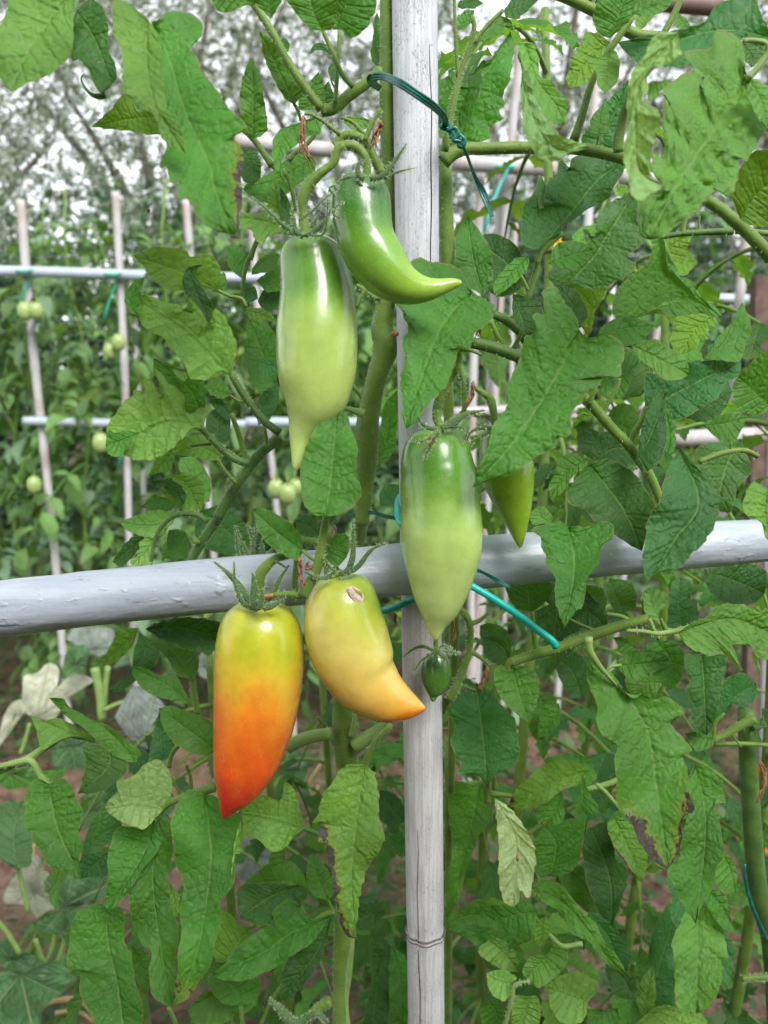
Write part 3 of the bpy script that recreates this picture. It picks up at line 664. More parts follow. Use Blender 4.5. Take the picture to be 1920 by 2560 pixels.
6 .56 d|620,1250 640,1160 600,1060|540,1200 530,1100|660,1180 660,1100
6 .57 g,s3|700,1010 800,1060 900,1100|760,930 850,930 900,1000|760,1110 850,1140
6 .60 m,k.3|1500,1130 1400,1330 1360,1560|1250,1180 1200,1380|1560,1320 1480,1420 1440,1560
9 .42 l,k.3,s4|1659,-90 1640,80 1720,330|1560,-130 1510,0 1540,70 1600,80 1640,180|1760,0 1780,200
9 .58 d|1310,400 1450,450 1640,530|1290,480 1400,590 1550,600|1400,360 1550,350 1650,400
9 .53 g,k.2,s1.5|255,640 240,560 230,450|160,612 110,520 110,460|320,600 370,540 380,470
9 .54 d|690,640 620,590 560,500|640,640 570,600|700,560 640,500
9 .51 d,k.3|505,665 600,645 712,742|550,590 650,600 700,650|540,720 620,740
9 .53 l|695,640 650,560 570,480|640,580 590,520|700,550 660,490
9 .47 l,U,s1.5|1045,735 985,610 955,498|1000,700 930,640 903,570 925,515|1015,650 1060,590 1045,520
9 .58 b,s6|1150,735 1130,600 1140,440|1065,730 1070,600 1090,470|1240,700 1240,600 1200,560 1220,500 1190,450
9 .56 g|800,640 760,560 720,440|750,640 700,500|870,620 880,540 840,460
9 .43 l,k.25,q2,s4|1128,762 1350,690 1500,690 1720,790|1200,712 1290,670 1330,620 1420,593 1560,600 1700,650|1150,810 1200,855 1265,875 1330,905 1420,895 1510,998 1465,870 1420,830 1500,830 1570,870 1635,1028 1560,880 1600,900 1720,930
9 .45 g,k.35,s1.5|758,958 900,950 1072,925|800,885 920,863 1030,880|820,1022 900,1038 1000,990
9 .455 g,k.3,s1.5|1000,808 1090,940 1075,1100|940,840 960,960 990,1030|1110,820 1160,900 1152,1010 1110,1080
9 .48 g,k.2|905,880 850,840 740,790|850,890 800,880|850,820 800,790 
9 .50 l|1040,1060 940,1060 870,1150|980,1130 900,1150|960,1010 850,1000 810,1060
9 .45 g,k.4,q1.2,s1.5|148,968 180,1120 245,1305|60,960 33,1020 60,1120 130,1210|220,958 292,1010 303,1090 280,1210
9 .41 g,k.4,q1.5,s3,be|598,925 720,1040 850,1170 960,1400 1000,1700 1068,2160|585,1000 610,1100 640,1200 650,1300 700,1390 760,1430 755,1540 760,1717 790,1827 850,1897 900,1997 950,2087 1020,2140|740,1020 860,1150 960,1112 1050,1130 1140,1210 1158,1250 1085,1285 1140,1380 1222,1462 1150,1490 1190,1617 1195,1717 1215,1810 1165,1850 1150,1960 1115,2090
9 .52 d,k.4,q2.2|1270,890 1280,1100 1295,1372|1160,900 1190,1050 1170,1085 1200,1180 1215,1310|1400,890 1405,1000 1380,1100 1340,1310
9 .56 b,k.2|1350,1330 1430,1180 1590,1060|1340,1200 1400,1050 1500,1000|1450,1190 1530,1205 1590,1140
9 .55 d|1659,1320 1600,1330 1560,1300|1550,1360 1640,1440|1620,1210 1659,1240
9 .52 g,k.3|1350,1390 1280,1390 1165,1360|1320,1440 1230,1460|1320,1360 1220,1350
9 .60 d|560,1160 500,1000 400,900|480,1130 410,1000|600,1080 580,930 500,870
9 .58 g|300,1120 350,1250 320,1400|230,1250 260,1370|390,1130 420,1280
9 .56 g,s5|420,1180 400,1260 290,1390|320,1200 300,1300|430,1260 390,1350
8 .50 b,k.35,q1.8,s4|1462,1665 1440,1400 1400,1060|1400,1610 1290,1600 1310,1540 1250,1430 1275,1310 1228,1260 1240,1190 1330,1100|1540,1590 1610,1570 1650,1500 1659,1430 1630,1290 1580,1220 1480,1110
8 .52 d,k.2,s1.5|1595,950 1560,850 1440,790|1540,960 1450,900|1600,870 1560,800 1490,780
8 .56 g,s1.5|1600,900 1520,800 1420,720|1520,870 1430,800|1610,820 1570,740 1480,705
12 .45 p,U,k.1,q1.2,s4|40,225 160,420 175,600 150,875|45,330 62,450 60,560 65,700 85,830|130,280 200,380 272,490 275,680 240,820 200,762 185,835
12 .53 l,k.2,s2,bt|600,60 400,130 118,280|500,0 350,20 250,90 150,200|560,130 420,190 330,260 180,298
12 .55 g,bt|440,190 400,300 335,385|380,190 290,300 295,370|450,260 450,350 390,388
12 .50 g,bt|570,110 560,220 545,320|550,150 515,290|600,200 645,260 640,325
12 .56 g|380,40 470,80 600,-20|380,150 500,160 640,120|330,0 450,-40
12 .57 g,k.2,s4|370,690 400,500 330,390|280,680 270,500|450,680 540,600 560,480 560,340
12 .58 d,s4|735,980 720,700 610,400|640,880 560,600 580,420|830,700 760,540 700,370
12 .60 g|760,1000 640,850 480,650|680,960 520,850 420,700|720,880 640,720 560,630
12 .47 l,k.3,s2,ba|745,330 820,500 915,728|705,390 740,500 800,600 860,680|800,345 880,420 945,560 930,680
12 .50 y,s2|930,660 980,640 1040,645|940,640 980,610|970,670 1010,660
12 .46 g,k.4,q1.3,s3|1230,20 1290,400 1230,970|1180,120 1185,300 1140,500 1120,600 1068,650 1100,750 1150,850 1200,920|1330,60 1380,160 1415,262 1340,232 1370,330 1387,430 1390,580 1352,650 1330,750 1300,810 1250,920
12 .455 l,k.4,q2.4,s4|1240,800 1240,1150 1235,1502|1160,900 1130,980 1090,1100 1110,1250 1110,1440 1170,1490|1330,880 1400,1020 1418,1180 1380,1165 1392,1260 1350,1400 1300,1475
12 .46 g,s2|1300,760 1390,880 1487,1040|1300,860 1380,985|1400,790 1430,900 1455,1000
12 .48 g,s2|1380,530 1440,660 1465,790|1350,600 1350,720 1400,785|1450,590 1478,690
12 .45 g,k.5,q1.6,s2|258,752 450,850 620,1040 720,1180 852,1302|330,705 430,735 520,850 620,950 690,1070 760,1155 800,1230|330,840 420,900 480,1000 560,1060 640,1130 720,1222 800,1272
12 .52 b,k.3|600,900 720,1060 800,1290|560,990 680,1170|680,930 780,1030 850,1150
12 .49 l,s1.5|320,932 325,1020 300,1112|282,980 275,1060|362,960 355,1050
12 .50 l,k.4,q1.6,s2|0,1060 100,1150 190,1260|-60,1140 80,1240|80,1060 170,1150
12 .48 l,k.4,q1.5,s2|378,1095 330,1180 215,1290|360,1150 260,1160 205,1240|440,1110 478,1170 440,1250 380,1300 300,1355 260,1310
12 .47 l,k.4,q1.3,s2.5|595,1432 480,1400 355,1350|560,1550 440,1560 370,1460|650,1350 600,1280 520,1250 420,1280 360,1320
12 .48 l,U,q1.3|140,1320 60,1300 -10,1260|170,1290 90,1240|140,1380 90,1430 10,1370
12 .47 l,k.3,q1.4,s2|245,1400 220,1480 200,1600|150,1400 140,1500 150,1580|290,1400 315,1480 290,1580
12 .50 g,s2|0,1420 50,1500 60,1600|-50,1480 -20,1580|60,1440 110,1500
12 .47 l,k.5,q2|1110,1455 1000,1500 850,1620|1000,1460 880,1560|1200,1450 1300,1560 1180,1640
12 .49 g,k.4|770,1470 680,1510 560,1580|700,1480 600,1540|770,1560 680,1620
12 .50 l,s3|910,1517 940,1400 980,1210|880,1420 910,1300|990,1440 990,1300
12 .58 b,k.1,s2|930,1517 1020,1200 1120,900|930,1300 960,1080 1060,850|1090,1500 1110,1300 1130,1050
12 .56 g|900,1300 890,1200 900,1100|870,1240|940,1260 945,1160
12 .55 d|870,1420 800,1300 700,1180|760,1400 700,1280|880,1320 800,1200
12 .60 g|1420,850 1560,800 1659,880|1430,780 1560,700|1480,870 1600,860
10 .75 s,k.5,q.4|100,640 80,450 120,250|0,560 -60,400 0,260|180,620 190,450 150,250
'''
# ================================================================= the ground
def build_ground():
    n = 120; x = np.linspace(-4, 4, n); y = np.linspace(.2, 8.2, n)
    X, Y = np.meshgrid(x, y, indexing='ij')
    Z = .025 * np.sin(X * 5.1 + 1.3 * np.sin(Y * 3)) * np.sin(Y * 4.3) + rng.normal(0, .006, X.shape) + .04 * np.exp(-((Y - 2.5) / .3) ** 2)
    e = np.minimum(np.minimum(X + 4, 4 - X), np.minimum(Y - .2, 8.2 - Y)); Z = Z * np.clip(e / .5, 0, 1) + .01
    o = place('soil_bed', np.stack([X, Y, Z], -1).reshape(-1, 3), grid_faces(n, n), M['soil']); o['kind'] = 'structure'
    g = place('ground', [(-300, -300, 0), (300, -300, 0), (300, 300, 0), (-300, 300, 0)], [(0, 1, 2, 3)], M['soil'], smooth=False)
    g['kind'] = 'structure'
build_ground()

# ================================================================= procedural leaves
def leaflet_mesh(name, L=.075, n=22, m=4, seed=0, mat=None, wid=.30, lob=.35, droop=.35, fold=.35):
    g = np.random.default_rng(seed)
    t = np.linspace(0, 1, n)
    def half(ph):
        w = wid * np.sin(np.pi * np.clip(t, 0, 1) ** .72) ** .85 * (1 - .25 * t)
        teeth_ = 1 - lob * (.5 + .5 * np.sin(t * 2 * np.pi * 3.6 + ph)) ** 2 * np.sin(np.pi * t) - .10 * ((t * 13 + ph) % 1)
        return w * teeth_
    ha, hb = half(g.uniform(0, 6)), half(g.uniform(0, 6))
    s = np.linspace(-1, 1, 2 * m + 1)
    hw = np.where(s[None] < 0, ha[:, None], hb[:, None])
    X = np.broadcast_to(t[:, None], hw.shape) + .10 * np.abs(s)[None] * np.sin(np.pi * t)[:, None]
    Yy = s[None] * hw
    Z = fold * np.abs(Yy) * .8 - droop * t[:, None] ** 2 * .8 + .035 * np.sin(t * 12 + g.uniform(0, 6))[:, None] * np.abs(s)[None] + .02 * g.normal(0, 1, hw.shape) * (np.abs(s) > .9)[None]
    X = X - .10 * np.clip(t - .7, 0, 1)[:, None]
    V = np.stack([X, Yy, Z], -1).reshape(-1, 3) * L
    uv = np.stack(np.broadcast_arrays(t[:, None], s[None]), -1).reshape(-1, 2)
    F = grid_faces(n, 2 * m + 1)[:, ::-1]
    return mk_mesh(name, V, F, mat or M['leaf'], uv=uv, attrs={'blot': np.zeros(len(V))})
LM = [leaflet_mesh('leaflet', seed=i, wid=.27 + .03 * (i % 3), lob=.30 + .10 * (i % 4), droop=.1 + .18 * (i % 3), fold=.15 + .15 * (i % 2)) for i in range(7)]
def rachis_pts(L, droop, n=12, bend=0.):
    t = np.linspace(0, 1, n)
    return np.stack([L * t * (1 - .12 * droop * t * t), bend * L * t * t, L * (.22 * t - droop * t ** 2)], -1)
def up_quat(x, up):
    x = Vector(x).normalized(); z = Vector(up) - Vector(up).dot(x) * x; z.normalize(); y = z.cross(x)
    return Matrix((x, y, z)).transposed().to_quaternion()
def compound_near(parent, base, az, L, droop, tones, sc=1.0):
    """one tomato leaf: rachis > leaflets"""
    P = rachis_pts(L, droop, 12, random.uniform(-.15, .15))
    V, F, _, _ = sweep(P, np.linspace(.0028, .0010, 12), 6, view=np.array([.2, 1., .1]))
    me = mk_mesh('leaf_stalk', V, F, M['stem'])
    o = obj('leaf_stalk', me, parent); o.location = Vector(base) - wloc(parent); o.rotation_euler = (0, 0, az)
    col = np.array(TONE[random.choice(tones)]) * random.uniform(.8, 1.15)
    spots = [(.30, 1, .55), (.33, -1, .55), (.47, 1, .3), (.58, -1, .85), (.60, 1, .85), (.70, -1, .3), (.80, 1, .8), (.82, -1, .8), (1.0, 0, 1.15)]
    for tt, sd_, s_ in spots:
        i = min(11, int(tt * 11)); p = Vector(P[i]); T = Vector(P[min(11, i + 1)] - P[max(0, i - 1)]).normalized()
        dr = T if sd_ == 0 else (T * .45 + Vector((0, sd_, random.uniform(-.5, .1)))).normalized()
        l = obj('leaflet', random.choice(LM), o); l.location = p
        l.rotation_mode = 'QUATERNION'
        l.rotation_quaternion = up_quat(dr, (random.uniform(-.4, .4), random.uniform(-.4, .4), 1))
        k = s_ * sc * random.uniform(.8, 1.2) * L / .22; l.scale = (k, k, k)
        c = col * random.uniform(.85, 1.15); l.color = (*c, 1)
    return o
def far_leaf_mesh(seed, L=.22):
    g = np.random.default_rng(seed + 50); VV, FF, k = [], [], 0
    P = rachis_pts(L, g.uniform(.3, .9), 8)
    V, F, _, _ = sweep(P, np.linspace(.003, .001, 8), 3, view=np.array([.2, 1., .1]), caps=False); VV.append(V); FF += F; k = len(V)
    for tt, sd_, s_ in [(.32, 1, .6), (.36, -1, .6), (.6, 1, .9), (.63, -1, .9), (.85, 1, .8), (.87, -1, .8), (1, 0, 1.1)]:
        i = min(7, int(tt * 7)); T = P[min(7, i + 1)] - P[max(0, i - 1)]; T /= np.linalg.norm(T)
        d = T if sd_ == 0 else T * .45 + np.array([0, sd_, g.uniform(-.6, .1)]); d /= np.linalg.norm(d)
        w = np.cross(d, [0, 0, 1.]); w /= np.linalg.norm(w) + 1e-6; up = np.cross(w, d)
        l = .075 * s_ * g.uniform(.8, 1.25); a = l * .27
        q = [P[i], P[i] + d * l * .25 + w * a * .9 + up * a * .2, P[i] + d * l * .38 - up * l * .0, P[i] + d * l * .25 - w * a * .9 + up * a * .2,
             P[i] + d * l * .62 + w * a * .75, P[i] + d * l * .7 - up * l * .08, P[i] + d * l * .62 - w * a * .75, P[i] + d * l - up * l * .28]
        VV.append(np.array(q)); FF += [(k, k + 2, k + 1), (k, k + 3, k + 2), (k + 1, k + 2, k + 5, k + 4), (k + 2, k + 3, k + 6, k + 5), (k + 4, k + 5, k + 7), (k + 5, k + 6, k + 7)]; k += 8
    return mk_mesh('leaf', np.vstack(VV), FF, M['leaf_far'], smooth=False)
FM = [far_leaf_mesh(i) for i in range(8)]
def far_plant(x, y, h, label, group=None, nleaf=60, spread=.05, tones='gdmb', z0=.18, sc=1.0, lean=(0, 0)):
    root = empty('tomato_plant', (x, y, 0), label, 'tomato plant', group)
    P = np.array([[x + lean[0] * z + .02 * math.sin(z * 7 + x), y + lean[1] * z + .02 * math.cos(z * 6 + x), z] for z in np.linspace(0, h, 14)])
    V, F, _, _ = sweep(P, np.linspace(.009, .004, 14), 6, view=np.array([0, 1., 0.])); place('stem', V, F, M['stem'], root)
    for i in range(nleaf):
        z = z0 + (h - z0) * (i + random.random()) / nleaf; k = int(z / h * 13)
        o = obj('leaf', random.choice(FM), root)
        o.location = Vector(P[k]) - root.location + Vector((random.uniform(-spread, spread), random.uniform(-spread, spread), 0))
        o.rotation_euler = (random.uniform(-.4, .4), random.uniform(-.3, .6), i * 2.4 + random.random())
        s_ = sc * random.uniform(.7, 1.25) * (1 - .35 * max(0, z / h - .75) * 4); o.scale = (s_,) * 3
        t_ = random.choice(tones) if random.random() > .04 else 'y'
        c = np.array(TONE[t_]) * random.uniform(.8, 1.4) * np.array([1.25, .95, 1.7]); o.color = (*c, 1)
    return root

# ================================================================= canes, rails (rear rows)
def cane(name, p0, p1, r, mat, label, cat, group, nodes=True, seg=14, taper=.9):
    p0, p1 = np.array(p0), np.array(p1); L = np.linalg.norm(p1 - p0); n = max(12, int(L / .02))
    t = np.linspace(0, 1, n); P = p0 + (p1 - p0) * t[:, None]
    sd_ = np.cross(p1 - p0, [.3, 1, .2]); sd_ /= np.linalg.norm(sd_)
    P = P + sd_ * (.004 * np.sin(t * L * 5 + p0[0] * 9))[:, None]
    rr = r * (1 + (taper - 1) * t)
    if nodes:
        ph = (t * L / .26 + (p0[0] * 3.1) % 1) % 1
        rr = rr * (1 + .10 * np.exp(-((ph - .5) / .035) ** 2))
    V, F, _, _ = sweep(P, rr, seg, view=np.array([.1, 1, .13]))
    o = place(name, V, F, mat); tag(o, label, cat, group); return o
def stake_px(top, low, Y, rpx, label, mat='cane_far', group='bamboo canes standing in the rear rows', foot=True):
    a, b = at_y(*top, Y), at_y(*low, Y)
    d = (b - a); k = (0 - a.z) / d.z if foot else 1
    p = a + d * k; p.z = -.02
    r = rpx * K / FPX * a.length * .70
    return cane('bamboo_cane', a, p, r, M[mat], label, 'cane', group)
stake_px((50, 500), (122, 1250), 2.45, 27, 'leaning weathered cane nearest the left edge, two pale tomatoes beside it')
stake_px((291, 480), (322, 1250), 2.45, 24, 'pale upright cane with a green twine tail where it meets the upper rear rail')
stake_px((462, 500), (480, 720), 2.47, 24, 'pale cane half hidden by the long drooping leaf at the upper left')
stake_px((628, 560), (688, 1250), 2.43, 24, 'pale cane glimpsed between the left leaves and the green pear-shaped tomato')
def rail_px(a, b, Y, rpx, label, mat='rail_far', group='rails of the rear trellis', Y2=None):
    p0, p1 = at_y(*a, Y), at_y(*b, Y2 or Y)
    r = rpx * K / FPX * p0.length
    return cane('trellis_rail', p0, p1, r, M[mat], label, 'rail', group, nodes=False, taper=1.0)
rail_px((-160, 678), (760, 694), 2.42, 22, 'upper grey rail of the row behind on the left')
rail_px((60, 1054), (660, 1060), 2.42, 22, 'lower grey rail of the row behind on the left')
rail_px((615, 1057), (1150, 1050), 2.36, 26, 'whitish rail length overlapping the lower rear rail at centre')
# green twine knots
def ring(p, r, w, mat, name, label, cat, group, axis='z'):
    a = np.linspace(0, 2 * np.pi, 20, endpoint=False)
    P = np.stack([r * np.cos(a), r * np.sin(a), .35 * r * np.sin(a)], -1)
    P = np.vstack([P, P[:3] + [0, 0, -.003]]) + np.array(p)
    tail = np.array([P[-1] + [-.01 * k, -.004 * k, -.012 * k - .002 * k * k] for k in range(1, 7)])
    V, F, _, _ = sweep(np.vstack([P, tail]), w, 6, view=np.array([.2, .9, .3]))
    o = place(name, V, F, mat); tag(o, label, cat, group)
for i, (px, py, Y, lab) in enumerate([(66, 674, 2.42, 'green twine knot where the upper rear rail meets the leaning left cane'),
        (286, 682, 2.42, 'green twine knot with a hanging tail on the second rear cane'),
        (322, 1054, 2.42, 'green twine knot on the lower rear rail at the pale upright cane')]):
    ring(at_y(px, py, Y), .027, .004, M['tie_far'], 'twine_knot', lab, 'twine', 'green twine knots on the rear rail')
# right side, rear
stake_px((1198, 430), (1184, 1100), 1.95, 25, 'pale cane just right of the main pole, its top under the cut rail end')
stake_px((1258, 380), (1222, 1080), 1.98, 27, 'second pale cane right of the main pole, leaning slightly')
stake_px((1300, 100), (1262, 620), 1.95, 22, 'tall thin pale cane rising to the sky right of the main pole')
stake_px((1290, 560), (1278, 1000), 2.6, 18, 'faint thin cane between two rear canes right of the main pole')
stake_px((1490, 180), (1440, 1000), 2.6, 26, 'tall pale cane behind the curled leaf on the upper right')
stake_px((1650, 760), (1600, 1120), 2.7, 26, 'pale cane seen in the gap between the right-hand leaves')
stake_px((1868, 560), (1838, 900), 2.3, 30, 'brownish cane leaning beside the dark post at the right edge')
rail_px((1130, 411), (1390, 426), 1.9, 32, 'cut-off light cane rail with a teal knot, right of the main pole', mat='cane_far')
rail_px((1550, 440), (1760, 446), 1.9, 30, 'light cane rail showing in the gap under the curled leaf', mat='cane_far')
rail_px((590, 352), (860, 372), 1.7, 28, 'light rail crossing behind the upper left shoot', mat='cane_far')
rail_px((1130, 1036), (1720, 1006), 1.95, 26, 'lower light rail behind the right-hand leaves', mat='cane_far')
rail_px((1680, 1096), (2000, 1088), 1.8, 38, 'short light rail low in the right-hand gap', mat='cane_far')
rail_px((1490, 742), (1900, 750), 2.7, 22, 'grey-blue rail of the far row on the right')
rail_px((1430, -8), (1800, 16), 1.15, 26, 'reddish brown cane rail crossing the top right corner', mat='rail_brown')
ring(at_y(1262, 415, 1.88), .018, .0035, M['teal'], 'twine_knot', 'teal twine knot on the cut-off rail right of the main pole', 'twine', 'twine knots', 'z')
def post():
    a, b = at_y(1900, 690, 2.2), at_y(1890, 1100, 2.2)
    d = b - a; p = a + d * ((0 - a.z) / d.z)
    w = .019
    V = []
    for q in (p, a):
        for sx, sy in ((-1, -1), (1, -1), (1, 1), (-1, 1)): V.append((q.x + sx * w, q.y + sy * w, q.z))
    root = empty('trellis_post', p, 'dark brown wooden post with a pale cane lashed to it at the right edge', 'post')
    o = place('post', V, [(0, 1, 5, 4), (1, 2, 6, 5), (2, 3, 7, 6), (3, 0, 4, 7), (4, 5, 6, 7), (3, 2, 1, 0)], M['wood'], root, smooth=False)
    P = np.array([p + (a - p) * t + Vector((.042, -.01, 0)) for t in np.linspace(0, 1.02, 20)])
    V, F, _, _ = sweep(P, .02, 12, view=np.array([0, 1., 0])); place('cane', V, F, M['cane_far'], root)
post()

# ================================================================= rear plants
far_left = [(-1.62, 2.5), (-1.30, 2.62), (-1.02, 2.55), (-.72, 2.6), (-.45, 2.55), (-.18, 2.6), (.10, 2.62)]
labs = ['bushy tomato plant behind the rear rail at the far left edge', 'tomato plant trained on the leaning left cane', 'tomato plant between the two left rear canes',
        'tomato plant trained on the pale upright cane in the rear row', 'tomato plant behind the drooping left foliage in the rear row',
        'tomato plant in the rear row behind the pear-shaped green tomato', 'tomato plant in the rear row directly behind the main pole']
for (x, y), lb in zip(far_left, labs):
    far_plant(x, y + .1, random.uniform(1.85, 2.1), lb, 'tomato plants of the rear row', 85, .13, 'ggdms', sc=1.2, z0=.50)
for i, (x, y) in enumerate([(.42, 2.75), (.75, 2.9), (1.1, 2.8), (1.5, 2.9)]):
    far_plant(x, y, random.uniform(1.5, 1.75), ['rear tomato plant just right of the main pole', 'rear tomato plant behind the wide right-hand leaves',
              'rear tomato plant near the grey-blue far rail', 'rear tomato plant behind the post at the right edge'][i], 'tomato plants of the rear row', 55, .10, 'gdms')
back = ['far left', 'left', 'left of centre', 'centre left', 'centre', 'centre right', 'right of centre', 'right', 'far right']
for i, x in enumerate(np.linspace(-3.3, 3.0, 9)):
    far_plant(x, 4.1 + .2 * (i % 2), random.uniform(1.9, 2.3), 'dark tomato plant of the second rear row, ' + back[i] + ' of the view', 'tomato plants of the second rear row', 70, .22, 'dgbm', sc=1.5)

# ================================================================= netting
def netting():
    V, F = [], []; y = 3.5
    def strip(a, b, w):
        k = len(V); a, b = Vector(a), Vector(b); d = (b - a).normalized(); s = d.cross(Vector((0, 1, 0))) * w
        for p in (a, b):
            V.extend([tuple(p + s), tuple(p - s * .5 + Vector((0, w, 0))), tuple(p - s * .5 - Vector((0, w, 0)))])
        for i in range(3): F.append((k + i, k + (i + 1) % 3, k + 3 + (i + 1) % 3, k + 3 + i))
    for x in np.arange(-3.2, 3.2, .045): strip((x, y, .05), (x + random.uniform(-.02, .02), y + random.uniform(-.03, .03), 2.15), .0010)
    for z in np.arange(.05, 2.15, .045): strip((-3.2, y, z), (3.2, y, z + .02), .0010)
    root = empty('garden_netting', (0, y, 0), 'fine green netting stretched upright behind the tomato rows', 'netting')
    o = place('net_mesh', V, F, M['net'], root, smooth=False); o['kind'] = 'stuff'
    for x in (-3.2, -1.1, 1.0, 3.2):
        V2, F2, _, _ = sweep(np.array([(x, y, z) for z in np.linspace(0, 1.75, 8)]), .012, 8, view=np.array([0, 1., 0])); place('post', V2, F2, M['cane_far'], root)
netting()

# ================================================================= olive trees and shrubs behind
def leafcloud(name, centres, radii, count, ll, lw, seed, twigs=40):
    g = np.random.default_rng(seed); nb = len(centres)
    w = np.array([r[0] * r[1] * r[2] for r in radii]); w = w / w.sum()
    nt = count // twigs; bi = g.choice(nb, nt, p=w)
    u = g.normal(0, 1, (nt, 3)); u /= np.linalg.norm(u, axis=1)[:, None]; rad = g.uniform(.25, 1, nt)[:, None] ** .5
    C = np.array(centres)[bi] + u * rad * np.array(radii)[bi]
    td = u * .6 + g.normal(0, .5, (nt, 3)) + [0, 0, -.35]; td /= np.linalg.norm(td, axis=1)[:, None]
    tw = np.repeat(np.arange(nt), twigs); s = g.uniform(0, .42, len(tw))[:, None]
    p = C[tw] + td[tw] * s + g.normal(0, .012, (len(tw), 3))
    d = td[tw] * .7 + g.normal(0, .6, p.shape); d /= np.linalg.norm(d, axis=1)[:, None]
    q = np.cross(d, g.normal(0, 1, p.shape)); q /= np.linalg.norm(q, axis=1)[:, None]
    L = ll * g.uniform(.7, 1.3, len(tw))[:, None]; W_ = lw * g.uniform(.7, 1.3, len(tw))[:, None]
    V = np.stack([p, p + d * L * .5 + q * W_, p + d * L, p + d * L * .5 - q * W_], 1).reshape(-1, 3)
    return V, np.arange(len(V)).reshape(-1, 4)
def olive_leaf_mat():
    t = NT('olive_leaf'); oc = coord(t); geo = t.n('ShaderNodeNewGeometry')
    rnd = geo.outputs['Random Per Island']
    c = t.mix(rnd, (.075, .105, .06, 1), (.17, .21, .15, 1)); c = t.mix(geo.outputs['Backfacing'], c, (.30, .34, .29, 1))
    tr = t.n('ShaderNodeBsdfTranslucent', {'Color': t.mix(1.0, c, (1.2, 1.3, .6, 1), 'MULTIPLY')}).outputs[0]
    return t.out(t.n('ShaderNodeMixShader', {0: .25, 1: pbsdf(t, c, .5, .4), 2: tr}).outputs[0])
M['olive'] = olive_leaf_mat()
def shrub_leaf_mat():
    t = NT('shrub_leaf'); rnd = t.n('ShaderNodeNewGeometry').outputs['Random Per Island']
    c = t.mix(rnd, (.025, .065, .022, 1), (.075, .14, .045, 1))
    tr = t.n('ShaderNodeBsdfTranslucent', {'Color': (.09, .16, .03, 1)}).outputs[0]
    return t.out(t.n('ShaderNodeMixShader', {0: .25, 1: pbsdf(t, c, .5, .4), 2: tr}).outputs[0])
M['shrub'] = shrub_leaf_mat()
cc = [(0, 0, 2.9), (-.9, .2, 2.6), (.9, -.2, 2.7), (.2, .6, 3.5), (-.5, -.5, 3.7), (.5, -.2, 4.2), (-1.2, .1, 3.4), (1.2, .3, 3.5), (0, -.2, 2.1), (-.9, 0, 1.9), (1.0, .1, 1.95)]
rr_ = [(1.1, 1.0, .9), (.9, .8, .8), (.9, .8, .8), (1, .9, .8), (.9, .9, .8), (.8, .8, .7), (.7, .7, .7), (.7, .7, .7), (.9, .9, .6), (1.3, 1.0, .8), (1.2, .9, .8)]
oV, oF = leafcloud('c', cc, rr_, 31000, .065, .0085, 5)
ome = mk_mesh('crown', oV, oF, M['olive'], smooth=False)
olab = ['olive tree at the left end behind the rows', 'olive tree behind the drooping upper left leaves', 'olive tree left of the main pole top',
        'olive tree right of the main pole top', 'olive tree behind the curled leaf on the right', 'olive tree at the right end behind the rows']
def olive(x, y, s, lab):
    root = empty('olive_tree', (x, y, 0), lab, 'tree', 'olive trees behind the tomato rows')
    c = obj('crown', ome, root); c.rotation_euler = (0, 0, random.uniform(0, 6.3)); c.scale = (s, s, s * random.uniform(.9, 1.08)); c['kind'] = 'stuff'
    P = np.array([(x + .12 * math.sin(z * 2 + x), y + .08 * math.cos(z * 2.3), z) for z in np.linspace(0, 1.7 * s, 10)])
    V, F, _, _ = sweep(P, np.linspace(.15, .09, 10) * s, 12, view=np.array([0, 1., 0])); place('trunk', V, F, M['bark'], root)
    for k in range(6):
        a = k * 1.05 + x; e = np.array([math.cos(a) * 1.0, math.sin(a) * .8, random.uniform(1.2, 2.3)]) * s
        Q = np.array([P[-1] + e * t + np.array([0, 0, .12 * math.sin(t * 3)]) for t in np.linspace(0, 1, 9)])
        V, F, _, _ = sweep(Q, np.linspace(.06, .012, 9) * s, 8, view=np.array([.3, 1., 0])); place('limb', V, F, M['bark'], root)
for (x, y, s), lb in zip([(-4.0, 7.2, 1.12), (-2.1, 7.6, 1.2), (-.2, 7.2, 1.12), (1.6, 7.7, 1.2), (3.3, 7.3, 1.12), (5.2, 7.9, 1.15)], olab):
    olive(x, y, s, lb)
sV, sF = leafcloud('s', [(0, 0, .9), (-.6, 0, .8), (.6, .1, .85), (0, 0, 1.5), (-.4, 0, 1.3), (.4, 0, 1.35)], [(.8, .6, .8), (.6, .5, .7), (.6, .5, .7), (.6, .5, .5), (.5, .5, .5), (.5, .5, .5)], 15000, .07, .02, 9, 20)
sme = mk_mesh('foliage', sV, sF, M['shrub'], smooth=False)
sl = ['first', 'second', 'third', 'fourth', 'fifth', 'sixth', 'seventh']
for i, x in enumerate(np.linspace(-5.2, 5.2, 7)):
    root = empty('shrub', (x, 6.0, 0), 'dense dark shrub under the olive trees, ' + sl[i] + ' from the left', 'shrub', 'shrubs under the olive trees')
    c = obj('foliage', sme, root); c.rotation_euler = (0, 0, i * 1.7); c.scale = (1.25, 1.1, random.uniform(1.15, 1.3)); c['kind'] = 'stuff'
    V, F, _, _ = sweep(np.array([(x, 6, z) for z in np.linspace(0, 1.0, 6)]), .03, 8, view=np.array([0, 1., 0])); place('stem', V, F, M['bark'], root)

